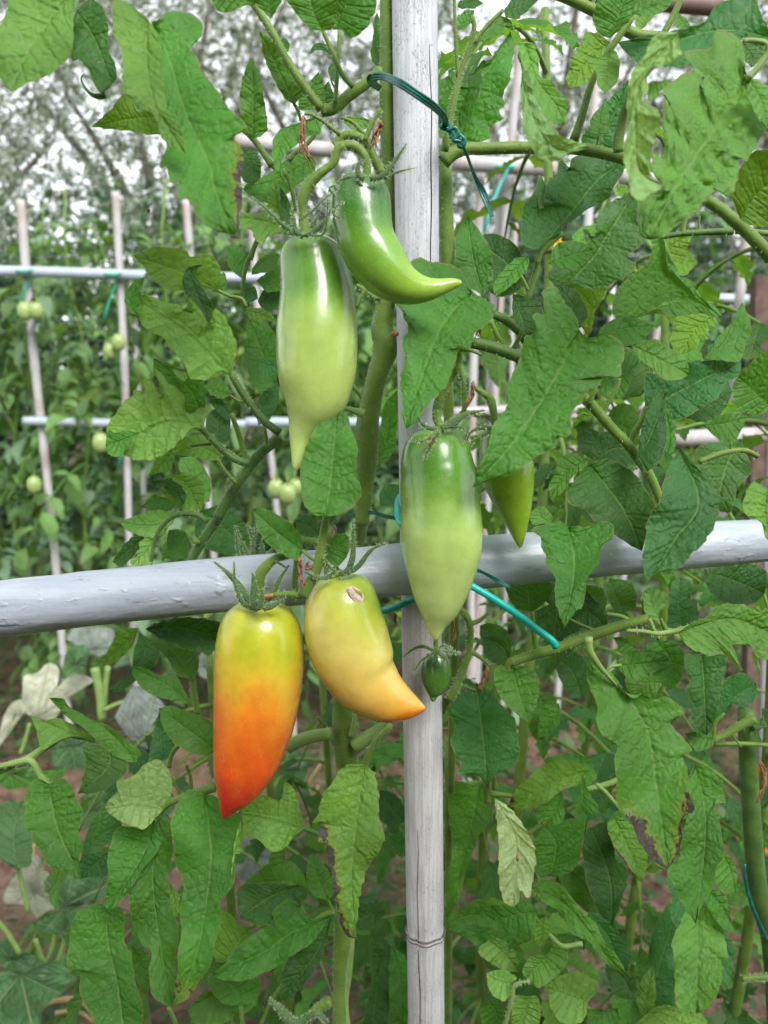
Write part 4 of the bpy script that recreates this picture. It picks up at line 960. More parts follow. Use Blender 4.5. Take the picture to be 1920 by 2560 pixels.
for i, (x, y) in enumerate([(-1.9, -1.5), (-.6, -1.35), (.7, -1.4), (2.0, -1.55)]):   # unseen bushes added behind the camera to block low sky and darken reflections
    root = empty('shrub', (x, y, 0), 'unseen leafy bush added behind the viewer to darken reflections, ' + sl[i] + ' from the left', 'shrub', 'unseen bushes added to block low sky')
    c = obj('foliage', sme, root); c.rotation_euler = (0, 0, i * 1.3 + .4); c.scale = (1.0, .7, 1.3); c['kind'] = 'stuff'
# ================================================================= weeds
def weeds():
    n = 26000; x = rng.uniform(-3.2, 2.6, n); y = rng.uniform(1.0, 6.5, n)
    keep = (np.sin(x * 2.3 + 1.7 * np.sin(y * 1.9)) + np.sin(y * 2.7 + x)) > -.1
    keep |= (x > -.3) | (x < -.2) & (y < 1.6)
    x, y = x[keep], y[keep]; n = len(x)
    h = rng.uniform(.01, .11, n); a = rng.uniform(0, 6.28, n); l = rng.uniform(.02, .055, n); w = l * .3
    d = np.stack([np.cos(a), np.sin(a), rng.uniform(-.3, .8, n)], -1); q = np.stack([-np.sin(a), np.cos(a), rng.uniform(-.3, .3, n)], -1)
    p = np.stack([x, y, h + .02], -1)
    V = np.stack([p, p + d * (l * .5)[:, None] + q * w[:, None], p + d * l[:, None], p + d * (l * .5)[:, None] - q * w[:, None]], 1).reshape(-1, 3)
    o = place('weeds', V, np.arange(len(V)).reshape(-1, 4), M['shrub'], smooth=False)
    tag(o, 'low green weeds growing between the rows on brown soil', 'weeds', kind='stuff')
weeds()

# ================================================================= small far tomatoes
def round_fruit(p, r, mat, label, group, elong=1.25):
    n, m = 14, 18; t = np.linspace(0.02, np.pi - .02, n); a = np.linspace(0, 2 * np.pi, m, endpoint=False)
    T, A = np.meshgrid(t, a, indexing='ij')
    rr = r * np.sin(T) ** .85 * (1 + .03 * np.cos(5 * A))
    V = np.stack([rr * np.cos(A), rr * np.sin(A), r * elong * np.cos(T)], -1).reshape(-1, 3) + np.array(p)
    r = r * .86; root = empty('tomato', p, label, 'tomato', group)
    o = place('fruit', V, [tuple(int(c) for c in f) for f in grid_faces(n, m, True)] + [tuple(range(m))[::-1], tuple(range((n - 1) * m, n * m))], mat, root)
    top = np.array(p) + [0, 0, r * elong]
    V, F, _, _ = sweep(np.array([top + [0, 0, -.003], top + [0, .003, .012], top + [0, .012, .022]]), .0022, 6, view=np.array([0, 1., 0])); place('stalk', V, F, M['stem'], root)
    for k in range(5):
        b = k * 1.257; Q = np.array([top, top + [.008 * math.cos(b), .008 * math.sin(b), .001], top + [.016 * math.cos(b), .016 * math.sin(b), .004]])
        V, F, _, _ = sweep(Q, [.003, .0025, .0006], 5, flat=.3, view=np.array([0, 0, 1.])); place('sepal', V, F, M['sepal'], root)
for px, py, Y, r, lb in [(63, 778, 2.35, .022, 'left of two pale round tomatoes by the leaning rear cane'), (91, 777, 2.35, .020, 'right of two pale round tomatoes by the leaning rear cane'),
        (297, 856, 2.33, .020, 'small pale tomato touching the upright rear cane'), (276, 878, 2.35, .019, 'small pale tomato just left of the upright rear cane'),
        (252, 1107, 2.3, .024, 'pale tomato below the lower rear rail beside the left leaf'), (86, 1212, 2.35, .022, 'dim green tomato low on the leaning rear cane'),
        (690, 1222, 1.5, .016, 'left pale tomato of the cluster seen between stem and left shoots'), (718, 1235, 1.5, .017, 'lower pale tomato of the cluster seen beside the main stem'),
        (738, 1218, 1.52, .014, 'rightmost pale tomato of the cluster seen beside the main stem')]:
    round_fruit(at_y(px, py, Y), r, M['fruit_far'], lb, 'pale tomatoes on the rear plants')
for px, py, Y, r, lb in [(1918, 2170, .95, .022, 'orange tomato cut by the right edge low on the edge plant'), (1914, 1935, 1.0, .016, 'reddish tomato peeping at the right edge')]:
    round_fruit(at_y(px + 8, py, Y), r, simple('orange_fruit', (.70, .20, .02), .3), lb, 'ripe tomatoes at the right edge')
# yellow flower behind right
def flower(p, s, label):
    root = empty('tomato_flower', p, label, 'flower')
    for k in range(6):
        b = k * 1.047; e = np.array([math.cos(b), -.2, math.sin(b)]) * s
        V, F, _, _ = sweep(np.array([np.array(p), np.array(p) + e * .5, np.array(p) + e]), [s * .2, s * .28, s * .05], 6, flat=.25); place('petal', V, F, M['petal'], root)
M['petal'] = simple('yellow_petal', (.75, .50, .02), .5)
flower(at(1393, 608, .75), .007, 'yellow tomato flower between the leaves right of the main pole')
# ================================================================= the three near plants
def stem_root(px, d, label):
    p = at(px, 1300, d); return empty('tomato_plant', (p.x, p.y, 0), label, 'tomato plant', 'tomato plants tied to the front trellis')
P_L = stem_root(900, .55, 'tall tomato plant with a thick hairy stem on the left of the front pole')
P_R = stem_root(1120, .56, 'leafy tomato plant whose stem climbs along the right of the front pole')
P_E = stem_root(1880, .62, 'tomato plant with a dark thick stem at the right edge of the photo')
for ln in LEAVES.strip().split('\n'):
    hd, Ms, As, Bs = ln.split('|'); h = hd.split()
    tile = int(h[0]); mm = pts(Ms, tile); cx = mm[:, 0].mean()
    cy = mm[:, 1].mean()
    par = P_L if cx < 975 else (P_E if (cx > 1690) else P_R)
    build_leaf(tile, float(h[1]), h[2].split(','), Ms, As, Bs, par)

st, sdk, spl = M['stem'], M['stem_dark'], M['stem_pale']
def T(s, tile, d, r, par, mat=None, name='branch', **k): return tube(s, tile, d, r, name, mat or st, par, **k)
# left plant
T('868,-120 866,0 868,400 868,700 880,900 890,1150 892,1520 868,1820', 2, .525, (37, 50), P_L, name='stem', hair=1.2, seg=14)
T('868,300 842,480 868,560 850,650 820,730 790,850 770,950 755,1050 750,1250 738,1420 720,1640', 5, .525, (52, 60, 80, 62, 58, 62, 72, 66, 52, 46, 42), P_L, name='stem', hair=1.2, seg=14)
T('940,500 905,560 870,600', 5, .53, (14, 40), P_L, hair=.6)
T('720,120 640,500 612,900 605,1150 612,1300 625,1420 640,1640', 8, .54, (42, 42, 44, 50, 52, 72, 62), P_L, name='stem', hair=1.2, seg=14)
T('640,-20 640,300 630,700 615,1000 590,1250 590,1700', 11, .545, (62, 55, 46, 56, 34, 48), P_L, name='stem', hair=1.8, seg=14)
T('660,700 650,950 632,1250 612,1450 640,1700', 11, .56, (28, 40, 34, 30, 34), P_L, spl, name='stem', seg=12)
T('840,415 740,500 640,570 560,640 480,655', 2, .50, (30, 36), P_L, hair=.6, seg=12)
T('480,645 400,540 280,360 190,190 80,20 30,-80', 2, .49, (27, 20), P_L, hair=.6)
T('670,515 600,430 530,270 490,180', 2, .49, (17, 12), P_L, hair=.4)
T('565,610 580,380 590,175', 2, .495, (13, 11), P_L, hair=.4)
T('560,520 540,470 545,400', 2, .50, (6, 5), P_L)
T('360,715 345,660 320,615', 2, .50, (8, 11), P_L)
T('840,1030 780,910 740,830 650,800 600,815 560,860', 2, .49, (26, 28, 26, 24), P_L, hair=1.5)
T('740,835 770,760 835,645', 2, .48, (16, 10), P_L, hair=1.2)
T('740,800 660,720 600,700', 2, .49, (14, 9), P_L, hair=1)
T('595,800 500,725 420,678 380,678', 2, .47, (13, 8), P_L, hair=1.5)
T('190,985 100,850 30,775 -20,740', 2, .49, (20, 16), P_L, hair=.5)
T('470,760 400,850 330,900 290,955', 2, .50, (12, 14), P_L, hair=.5)
T('190,985 260,1020 300,1100 330,1250', 2, .51, (14, 10), P_L, hair=.8)
T('60,1540 90,1450 140,1350 150,1240', 2, .53, (16, 12), P_L, hair=.5)
T('690,220 740,250 800,295 830,290', 5, .52, (12, 14), P_L, hair=1)
T('690,350 720,290 745,240', 5, .51, (10, 12), P_L, hair=.5)
T('560,690 640,790 720,880 740,940', 5, .54, (12, 16), P_L, hair=1)
T('735,985 680,965 620,950 590,940', 5, .49, (30, 20, 14, 16), P_L, spl, hair=.5)
T('1659,1120 1560,1200 1480,1290 1400,1400 1340,1500 1290,1600', 4, .495, (32, 30), P_L, sdk, hair=.6, seg=12)
T('1290,90 1220,185 1130,345 1060,500', 7, .505, (28, 24), P_L, sdk, hair=.6, seg=12)
T('1370,750 1450,880 1560,1020 1659,1095', 4, .47, (20, 24), P_L, sdk, hair=.5)
T('1110,1030 1200,1080 1280,1160 1375,1240 1470,1280', 4, .465, (16, 24), P_L, sdk, hair=.5)
T('1252,1160 1190,1165 1128,1172', 4, .47, (10, 8), P_L, hair=.4)
T('1370,980 1420,1120 1460,1275', 4, .49, (14, 18), P_L, hair=.5)
T('1560,1010 1572,1090 1585,1185', 4, .48, (8, 12), P_L, hair=.3)
T('1450,915 1400,900 1360,870', 4, .47, (8, 8), P_L)
T('1290,1250 1340,1330 1400,1395', 4, .485, (9, 13), P_L, hair=.4)
T('1515,-20 1460,100 1440,230 1450,340', 4, .53, (14, 12), P_L, sdk)
T('1290,250 1360,285 1430,300 1460,350', 4, .485, (9, 12), P_L)
T('1230,100 1150,60 1060,60 1000,90 930,180 890,360', 7, .485, (18, 10), P_L, sdk, hair=.3)
T('1130,190 1150,225 1185,225', 7, .50, (8, 12), P_L)
T('510,70 490,200 465,350 430,440 370,545', 8, .425, (20, 26, 30, 34), P_L, hair=.8, seg=12)
T('370,545 300,535 200,540', 8, .425, (20, 18), P_L, hair=.8)
T('205,540 150,548 112,556', 8, .425, (15, 8), P_L, M['dry_end'], name='dried_stalk')
T('472,345 420,320 365,272', 8, .425, (11, 9), P_L, hair=.5)
T('460,345 500,350 520,340', 8, .425, (11, 12), P_L, hair=.5)
T('330,560 325,450 335,350 330,240', 8, .455, (20, 16), P_L, hair=.8)
T('340,215 430,225 520,235', 8, .47, (26, 24), P_L, hair=1.2)
T('280,1440 400,1385 545,1360', 8, .53, (40, 36), P_L, spl, hair=.8, seg=12)
T('680,1440 780,1365 890,1295', 8, .53, (46, 28), P_L, spl, hair=.8, seg=12)
T('655,1375 672,1300 685,1235', 8, .53, (16, 12), P_L, spl, hair=.4)
T('725,1600 750,1510 800,1410 895,1305', 8, .49, (20, 17, 14), P_L, hair=.5)
T('540,1370 500,1310 460,1260', 8, .55, (16, 10), P_L)
T('560,900 500,920 430,970 380,1030', 11, .52, (18, 12), P_L)
T('550,900 535,860 520,825', 11, .52, (10, 8), P_L)
T('370,400 420,420 480,445', 11, .53, (16, 12), P_L, sdk)
T('540,1430 450,1480 380,1580', 11, .50, (30, 24), P_L, hair=1.5)
T('0,200 60,205 140,212', 12, .52, (14, 12), P_R)
# lower left shoots
T('-40,60 0,40 80,20 180,5 230,80 285,150', 10, .455, (16, 20, 18), P_L, spl, hair=.5)
T('160,1517 290,1430 400,1370 560,1400', 7, .465, (24, 14), P_L, spl, hair=.5)
T('190,1527 100,1540 -60,1600', 7, .46, (24, 22), P_L, spl, hair=.4)
T('930,340 985,270 1060,230 1270,160', 10, .48, (16, 30), P_L, hair=.5)
T('1065,210 1040,150 1010,90', 10, .50, (8, 8), P_L)
T('1135,180 1130,110 1105,30', 10, .50, (11, 9), P_L)
T('1140,1030 1150,1120 1172,1240', 7, .525, (17, 18), P_L, hair=.4)
T('1000,1560 1020,1480 1075,1410', 7, .50, (14, 13), P_L, hair=.3)
T('1000,1465 1040,1560 1060,1640', 10, .47, (14, 12), P_L)
T('1430,1450 1438,1640', 10, .53, (12, 11), P_L, hair=.4)
# right plant
T('1195,900 1215,1000 1218,1200 1225,1400 1228,1620 1232,1750', 2, .535, (22, 44, 42, 44, 40, 36), P_R, name='stem', hair=1.2, seg=14)
T('1232,-60 1228,300 1232,700 1236,1000 1240,1400', 5, .545, (42, 40, 32, 30, 28), P_R, name='stem', hair=1.0, seg=12)
T('1240,-120 1262,500 1270,1030 1262,1200 1250,1700', 8, .57, (30, 34, 30, 26, 20), P_R, name='stem', hair=.5, seg=12)
T('1235,-120 1237,600 1236,1664', 11, .60, (24, 20, 19), P_R, name='stem', hair=.4, seg=10)
T('1205,960 1260,910 1340,882 1450,880 1659,872', 2, .515, (44, 36, 34, 34), P_R, hair=.5, seg=12)
T('40,878 240,875 500,880 650,900 830,945', 3, .515, (34, 34), P_R, hair=.5, seg=12)
T('1212,895 1235,750 1270,580 1300,450 1370,250 1388,150 1370,95', 2, .50, (24, 16, 14), P_R, hair=1.5)
T('1290,460 1278,250 1270,0 1268,-80', 2, .50, (12, 9), P_R, hair=1)
T('1390,260 1450,170 1560,60', 2, .51, (12, 12), P_R, hair=1)
T('510,830 560,680 620,480 720,300 860,95', 3, .50, (26, 20, 20), P_R, hair=.3)
T('505,850 512,820 525,780', 3, .505, (34, 22), P_R)
T('775,900 775,820 800,700 830,600', 3, .49, (32, 28, 26), P_R, hair=.5)
T('648,880 650,840 656,800', 3, .515, (10, 7), P_R)
T('400,-40 500,0 590,45 660,80 830,185 920,215 1040,225', 3, .51, (32, 34), P_R, hair=.2, seg=12)
T('1040,200 1095,100 1150,-20', 3, .51, (20, 18), P_R)
T('620,50 625,10 640,-30', 3, .51, (12, 10), P_R)
T('1540,465 1600,400 1650,330 1659,290 1640,255 1560,240 1510,245', 3, .405, (20, 18, 14), P_E, spl, hair=.4)
T('1285,1180 1370,1235 1450,1300 1560,1400 1680,1530', 3, .47, (32, 40), P_E, hair=.4, seg=12)
T('1030,1405 1150,1385 1300,1375 1450,1370', 3, .50, (14, 22), P_E, sdk, hair=.4)
T('1470,1370 1560,1375 1680,1385', 3, .49, (18, 18), P_E, hair=.4)
T('1150,1390 1158,1340 1175,1290', 3, .50, (18, 9), P_E)
T('1248,1370 1250,1320 1255,1280', 3, .51, (7, 5), P_E)
T('290,1560 320,1490 370,1440 440,1380', 3, .535, (14, 18), P_R)
T('300,1510 360,1490 440,1500', 3, .56, (12, 10), P_R)
T('235,300 270,180 300,60 312,-25', 6, .542, (20, 18, 16), P_R, hair=.3)
T('195,165 215,200 237,250', 6, .50, (9, 10), P_R)
T('30,390 110,430 190,500 230,560', 6, .52, (26, 28), P_R, sdk, hair=.3)
T('15,430 50,510 95,600', 6, .51, (14, 17), P_R, hair=.3)
T('150,600 190,520 220,450', 6, .51, (16, 10), P_R)
T('1370,560 1500,590 1659,650 1800,720', 5, .50, (34, 36), P_R, sdk, hair=.5, seg=12)
T('560,880 640,960 740,1075 830,1165 900,1265 960,1350 1030,1520', 6, .48, (32, 30, 28, 26), P_R, hair=.6, seg=12)
T('605,925 620,880 645,840', 6, .475, (14, 10), P_R)
T('685,975 720,900 760,830 775,770', 6, .485, (14, 15), P_R, hair=.4)
T('845,1155 870,1090 920,1010 945,940', 6, .485, (18, 22), P_R, hair=.4)
T('530,1010 560,980 590,990', 6, .50, (10, 8), P_R)
T('1250,1268 1330,1235 1420,1208 1520,1200 1600,1235', 6, .46, (18, 15), P_E, hair=.4)
T('1440,1200 1440,1150', 6, .46, (9, 6), P_E)
# truss that carries the long green fruit
T('1300,610 1290,700 1230,800 1180,900 1165,1000 1190,1065', 5, .46, (18, 20, 24, 28, 24), P_R, hair=1.2)
T('1290,690 1325,800 1328,900 1320,975 1220,1050', 5, .455, (16, 14, 14, 18), P_R, hair=1.2)
T('1300,605 1360,605 1430,632', 5, .455, (12, 9), P_R)
T('1370,815 1440,860 1480,890 1500,960 1512,1060', 5, .455, (12, 18, 26, 22, 20), P_R, hair=1.2)
T('1325,960 1380,985 1470,1000 1510,1050', 5, .46, (12, 13), P_R, hair=.8)
# right lower cluster
T('1260,560 1310,630 1360,705 1360,850 1330,960 1290,1060 1240,1160', 8, .49, (18, 20, 20, 22, 26), P_R, hair=2)
T('1368,710 1420,690 1475,645', 8, .49, (15, 9), P_R, hair=1.5)
T('1360,868 1410,900 1460,938 1474,965', 8, .49, (15, 8), P_R, hair=1.5)
T('1290,1070 1340,1085 1392,1108', 8, .49, (13, 9), P_R, sdk, hair=1)
T('1180,1250 1225,1150 1260,1080 1250,1040', 8, .515, (24, 30), P_R, sdk, hair=1)
T('120,945 200,915 300,885 450,842 600,785 760,730 950,680', 9, .465, (28, 32, 30), P_R, hair=.5, seg=12)
T('150,930 120,950 115,990', 9, .46, (24, 14), P_R)
T('262,640 270,760 282,840 305,880', 9, .475, (12, 18), P_R, hair=.4)
T('595,790 600,860 640,930 700,1005 830,1145', 9, .43, (26, 20, 13, 5, 2), P_R, spl, hair=.4)
T('700,1005 725,965 790,955', 9, .44, (12, 10), P_R, spl)
T('955,680 980,740 1012,800', 9, .455, (13, 11), P_R, spl)
T('700,650 790,665 830,690 830,720', 9, .47, (11, 13), P_R, spl)
T('820,750 920,755 1000,768 1100,755 1200,730 1330,680 1500,640', 9, .44, (11, 14, 18, 18, 12), P_R, spl, hair=.4)
T('1055,750 1035,710 1025,680', 9, .46, (14, 9), P_R)
T('922,665 920,620 918,560', 9, .47, (8, 6), P_R)
T('480,680 560,720 620,745', 9, .49, (8, 10), P_R)
T('1320,1400 1400,1370 1480,1320 1580,1270', 9, .53, (18, 24, 28), P_E, hair=.4)
T('1340,1425 1500,1420 1700,1432', 9, .54, (14, 13), P_E)
T('1335,1410 1345,1300 1400,1240', 9, .53, (14, 9), P_E)
T('1430,1340 1470,1400 1500,1440', 9, .53, (5, 5), P_E)
T('40,1690 30,1580 25,1480', 9, .515, (18, 10), P_R, hair=.3)
T('1466,250 1462,160 1480,60', 11, .52, (20, 14), P_R, hair=.3)
T('-10,190 60,200 140,212', 12, .53, (13, 13), P_R)
T('580,175 700,145 830,95', 12, .56, (16, 18), P_R, spl)
T('640,140 700,195 775,285', 12, .54, (12, 13), P_R, spl)
T('355,1030 400,1075 450,1105 560,1088', 12, .49, (15, 14), P_R, spl, hair=.3)
T('90,1640 120,1500 145,1400 160,1330 250,1310', 12, .47, (10, 10, 6), P_R, spl, hair=1.5)
T('300,780 290,830', 12, .53, (12, 10), P_R)
T('1670,1285 1560,1290 1505,1300', 12, .50, (18, 16), P_E, hair=2)
# edge plant stem
T('1530,-300 1540,0 1560,300 1585,650 1630,900 1680,1100 1720,1700', 12, .56, (48, 52, 54, 52), P_E, sdk, name='stem', hair=.4, seg=14)

tube('625,560 590,572 545,560 500,515 482,465 500,440', 1, .415, (20, 16, 12, 9, 6, 4), 'leaf_tip', M['sepal'], P_L, flat=.4)
tube('1378,1375 1390,1400 1418,1402', 1, .37, (10, 9, 4), 'dry_tip', M['dry'], P_L, flat=.5)
tube('895,520 915,508 940,512', 5, .497, (14, 20, 10), 'stem_scar', M['dry'], P_L, flat=.5)
tube('572,935 595,945 620,960', 5, .475, (10, 18, 10), 'cut_end', M['dry'], P_L)
# ================================================================= dried flowers
def dry_flower(s, tile, d, r, label):
    p = pts(s, tile); D = d * float(dfac(p[0, 1])); b = at(*p[0], D)
    root = empty('dried_flower', b, label, 'dried flower', 'withered blossoms on the trusses')
    for k in range(7):
        q = catmull(p, 9); w = np.linspace(.15, 1, 9) ** .5
        off = rng.normal(0, 1, 2) * r * .5; tw = rng.uniform(0, 6)
        qq = q * K * 0 + q + (off[None] * w[:, None] + np.stack([np.sin(np.linspace(0, 7, 9) + tw), np.cos(np.linspace(0, 9, 9) + tw)], -1) * r * .35 * w[:, None]) * K
        dd = D + rng.normal(0, .0012, 9)
        V, F, _, _ = sweep(atv(qq[:, 0], qq[:, 1], dd), np.linspace(.9, .35, 9) * r * .30 * K / FPX * D, 6, flat=.5)
        place('petal', V, F, M['dry'], root)
dry_flower('378,690 372,760 385,850 425,955', 2, .47, 26, 'brown shrivelled blossom hanging on a thin stalk at the upper left truss')
dry_flower('835,720 810,790 790,870', 2, .465, 30, 'brown shrivelled blossom in front of the left stem, upper one')
dry_flower('355,315 350,400 375,490', 8, .42, 24, 'orange-brown dried blossom between the two ripening tomatoes')
dry_flower('410,345 395,380 440,370', 8, .415, 16, 'small curled dry blossom just above the yellow tomato shoulder')
dry_flower('1470,965 1450,1030 1412,1110', 8, .48, 20, 'tan withered blossom dangling right of the small green tomato')
dry_flower('1262,680 1270,750 1262,820', 8, .49, 13, 'thin dry blossom beside the tip of the long green tomato')
dry_flower('920,650 922,690 922,720', 8, .50, 14, 'dark dry blossom left of the pole under the rail')
dry_flower('1385,800 1380,880 1345,945', 5, .45, 24, 'dark brown dry blossom on the truss above the hidden tomato')
dry_flower('1410,460 1412,500 1408,530', 5, .47, 22, 'reddish dry blossom at the edge of the pointed leaf')
dry_flower('1150,1120 1120,1165 1088,1200', 5, .405, 12, 'brown dry blossom stuck on the shoulder of the long green tomato')
dry_flower('560,130 555,165 545,200', 8, .47, 16, 'grey dry blossom behind the small front leaflet')
dry_flower('1610,10 1640,90 1600,240', 12, .53, 20, 'straw-coloured withered truss at the right edge')

# ================================================================= tomatoes
def fruit(name, s, tile, D, mat, label, flute=.025, lobes=3, n=120, m=56, group='long pointed tomatoes hanging at the front'):
    """s = 'x,y,halfwidth ...' from shoulder to tip in tile pixels"""
    a = np.array([[float(c) for c in p.split(',')] for p in s.split()])
    xy = a[:, :2] * K + np.array(TO[tile], float); hw = a[:, 2] * K
    Dv = D * float(dfac(xy[:, 1].mean()))
    q = catmull(np.c_[xy, hw], 900, 2)
    ii = ((1 - np.cos(np.pi * np.linspace(0, 1, n))) / 2 * 899)
    q = np.stack([np.interp(ii, np.arange(900), q[:, j]) for j in range(3)], -1)
    P = atv(q[:, 0], q[:, 1], np.full(n, Dv)); r = np.maximum(q[:, 2], .3) / FPX * Dv
    L = np.r_[0, np.cumsum(np.linalg.norm(np.diff(P, axis=0), axis=1))]; L /= L[-1]
    Tn = frames(P); k = 9; ker = np.ones(k) / k
    Tn = np.stack([np.convolve(np.pad(Tn[:, j], k // 2, 'edge'), ker, 'valid') for j in range(3)], -1); Tn /= np.linalg.norm(Tn, axis=1)[:, None]
    vw = P - np.array(CAM); vw /= np.linalg.norm(vw, axis=1)[:, None]
    N = np.cross(Tn, vw); N /= np.linalg.norm(N, axis=1)[:, None]; B = np.cross(N, Tn)
    A = np.linspace(0, 2 * np.pi, m, endpoint=False)[None]; tt = L[:, None]
    ph = rng.uniform(0, 6)
    mod = 1 + flute * np.cos(lobes * A + ph + tt * 1.5) * np.clip(1.15 - 1.7 * tt, 0, 1) * .8 + .006 * np.sin(tt * 14 + A * 2 + ph)
    RR = r[:, None] * mod
    V = P[:, None] + RR[..., None] * (np.cos(A)[..., None] * N[:, None] + np.sin(A)[..., None] * B[:, None] * .96)
    V = V.reshape(-1, 3)
    base = Vector(P[0])
    root = empty('tomato', base, label, 'tomato', group)
    F = [tuple(int(c) for c in f) for f in grid_faces(n, m, True)] + [tuple(range(m))[::-1], tuple(range((n - 1) * m, n * m))]
    o = place('fruit', V, F, M[mat], root, attrs={'along': np.repeat(L, m), 'side': np.tile(np.cos(A[0]), n)})
    return root, Dv
def sepals(root, tile, items, mat='sepal', hair=1.5):
    for s, D, w in items:
        tube(s, tile, D, (w * .5, w * .55, w * .35, w * .10), 'sepal', M[mat], root, flat=.35, seg=8, hair=hair)
def stalk(root, s, tile, D, w, **k): tube(s, tile, D, w, 'stalk', M['stem'], root, hair=1.5, seg=12, **k)

f1, _ = fruit('tomato', '412,-80,14 412,-77,40 412,-70,72 413,-60,100 414,-42,130 416,-15,160 422,35,184 440,130,200 452,200,208 458,280,217 458,400,232 456,500,240 456,600,240 455,700,234 450,800,218 440,900,190 412,980,150 380,1050,100 355,1120,66 345,1200,45 338,1270,32 333,1300,22 331,1318,9', 5, .452, 'fruit_pear',
    'longest green tomato, dark shoulder and nipple tip, hanging left of the main stem', .02, 4)
stalk(f1, '620,862 575,895 548,970 460,1040 395,1115 370,1205 372,1235 378,1330 385,1400', 2, .452, (26, 26, 24, 28, 36, 34, 24, 30, 40))
sepals(f1, 2, [('375,1405 330,1370 318,1300 300,1230', .44, 30), ('350,1405 240,1320 130,1215 48,1162', .45, 22), ('390,1400 460,1360 520,1290 535,1230', .44, 24), ('370,1395 430,1330 470,1270 490,1240', .46, 22), ('400,1395 490,1390 515,1290 525,1120 545,1100', .435, 12), ('350,1308 430,1250 500,1180 590,1110', .43, 13)])
f2, _ = fruit('tomato', '718,1046,14 718,1049,45 717,1056,80 716,1072,115 715,1100,145 714,1150,166 717,1230,174 722,1300,174 735,1370,172 755,1440,170 800,1520,168 860,1600,156 920,1655,138 985,1693,114 1060,1712,88 1130,1712,66 1190,1700,50 1250,1684,36 1290,1677,24 1312,1673,10', 2, .436, 'fruit_horn',
    'glossy green horn-shaped tomato curving over the pole towards the right', .03, 3)
stalk(f2, '560,870 620,862 690,875 738,930 752,990 748,1050', 2, .455, (24, 26, 30, 28, 24, 30))
sepals(f2, 2, [('735,1062 705,1040 700,980 740,942', .425, 34), ('720,1062 640,1052 590,1075 568,1105', .43, 20), ('770,1062 850,1040 920,950 988,850', .425, 32), ('790,1062 850,1060 930,1020 1035,995', .435, 16), ('590,1290 555,1270 580,1215 622,1195', .425, 10), ('555,1150 530,1120 560,1100 595,1115', .42, 14)])
f3, _ = fruit('tomato', '1178,-453,14 1178,-450,40 1178,-443,76 1177,-432,106 1175,-412,140 1172,-378,170 1169,-335,192 1167,-280,206 1168,-230,214 1176,-180,222 1182,-100,230 1186,0,234 1192,100,240 1195,200,240 1195,300,230 1192,400,206 1188,480,182 1182,560,154 1176,640,116 1166,700,75 1162,740,50 1160,770,34 1159,795,20 1158,806,8', 8, .432, 'fruit_long',
    'long light green tomato hanging in front of the pole and the rail', .03, 4)
stalk(f3, '1170,960 1168,1000 1178,1040 1188,1085', 5, .437, (20, 20, 24, 34))
sepals(f3, 5, [('1180,1075 1110,1065 1075,1035 1048,1000', .42, 26), ('1190,1072 1260,1040 1340,985 1450,962', .425, 40), ('1175,1080 1130,1120 1080,1145 1000,1135', .415, 16), ('1180,1085 1140,1150 1110,1210 1092,1262', .41, 22), ('1200,1080 1260,1060 1320,1070 1350,1120', .425, 14)])
f4, _ = fruit('tomato', '1528,566,14 1528,569,45 1528,575,82 1528,586,118 1529,606,156 1530,635,190 1532,675,220 1536,735,243 1540,820,258 1538,920,263 1533,1020,262 1526,1120,256 1516,1220,248 1500,1320,236 1480,1420,216 1456,1520,196 1430,1600,172 1405,1680,136 1378,1740,100 1355,1790,62 1340,1830,36 1330,1855,16 1326,1867,6', 7, .428, 'fruit_red',
    'ripening orange-red tomato with yellow-green shoulder and red pointed tip', .03, 4)
stalk(f4, '1712,300 1622,330 1552,400 1537,450 1540,530 1548,620', 7, .432, (22, 26, 32, 34, 22, 30))
sepals(f4, 7, [('1525,625 1440,590 1395,480 1385,338', .42, 26), ('1530,620 1470,560 1380,440 1268,340', .425, 44), ('1535,628 1512,560 1505,480 1495,408', .412, 52), ('1560,620 1620,600 1659,580 1685,560', .415, 36), ('1560,610 1620,520 1660,440 1712,362', .43, 34), ('1545,625 1545,580 1555,530 1548,500', .41, 40), ('1700,380 1650,350 1610,318 1600,312', .43, 12)])
f5, _ = fruit('tomato', '590,416,14 591,419,45 592,426,84 594,438,122 597,462,160 601,505,192 605,560,213 608,620,226 616,700,238 634,780,244 662,870,240 700,960,228 742,1038,206 805,1100,182 868,1145,154 928,1172,126 980,1190,98 1028,1200,68 1064,1206,40 1088,1208,20 1098,1208,8', 8, .432, 'fruit_gold',
    'golden yellow tomato with a bent orange tip and a pale scar on its shoulder', .02, 3)
stalk(f5, '540,180 500,260 500,310 530,370 555,425', 8, .437, (20, 26, 28, 34, 60))
sepals(f5, 8, [('590,418 640,390 670,290 668,90', .425, 34), ('620,415 700,370 780,270 875,232', .425, 30), ('540,428 480,440 430,425 385,402', .42, 22), ('520,430 560,400 520,360 500,300', .42, 20)])
M['scar_pale'] = simple('scar_flesh', (.62, .50, .44), .6, .3, 500, .4, .6, 700)
def scar():
    D = .432 * float(dfac(1490)) - .0405 * 1
    for j, s in enumerate(['648,496 668,530 700,562 724,574', '645,490 650,530 680,570 720,582 730,560 715,520 690,505 662,488 645,490', '690,540 712,552 722,570']):
        p = pts(s, 8); q = catmull(p, 40)
        # ray-march on to the skin: use ellipse depth of the fruit
        c = pts('605,560', 8)[0]; hw = 214 * K; Dv = .432 * float(dfac(pts('800,850', 8)[0, 1]))
        dx = (q[:, 0] - c[0]) / hw; d = Dv - np.sqrt(np.clip(1 - dx * dx, 0.05, 1)) * hw / FPX * Dv * .965
        V, F, _, _ = sweep(atv(q[:, 0], q[:, 1], d), (15 if j == 0 else 6) * K / FPX * Dv, 8, flat=.25)
        place('scar', V, F, M['scar_pale' if j == 0 else 'scar'], f5)
scar()
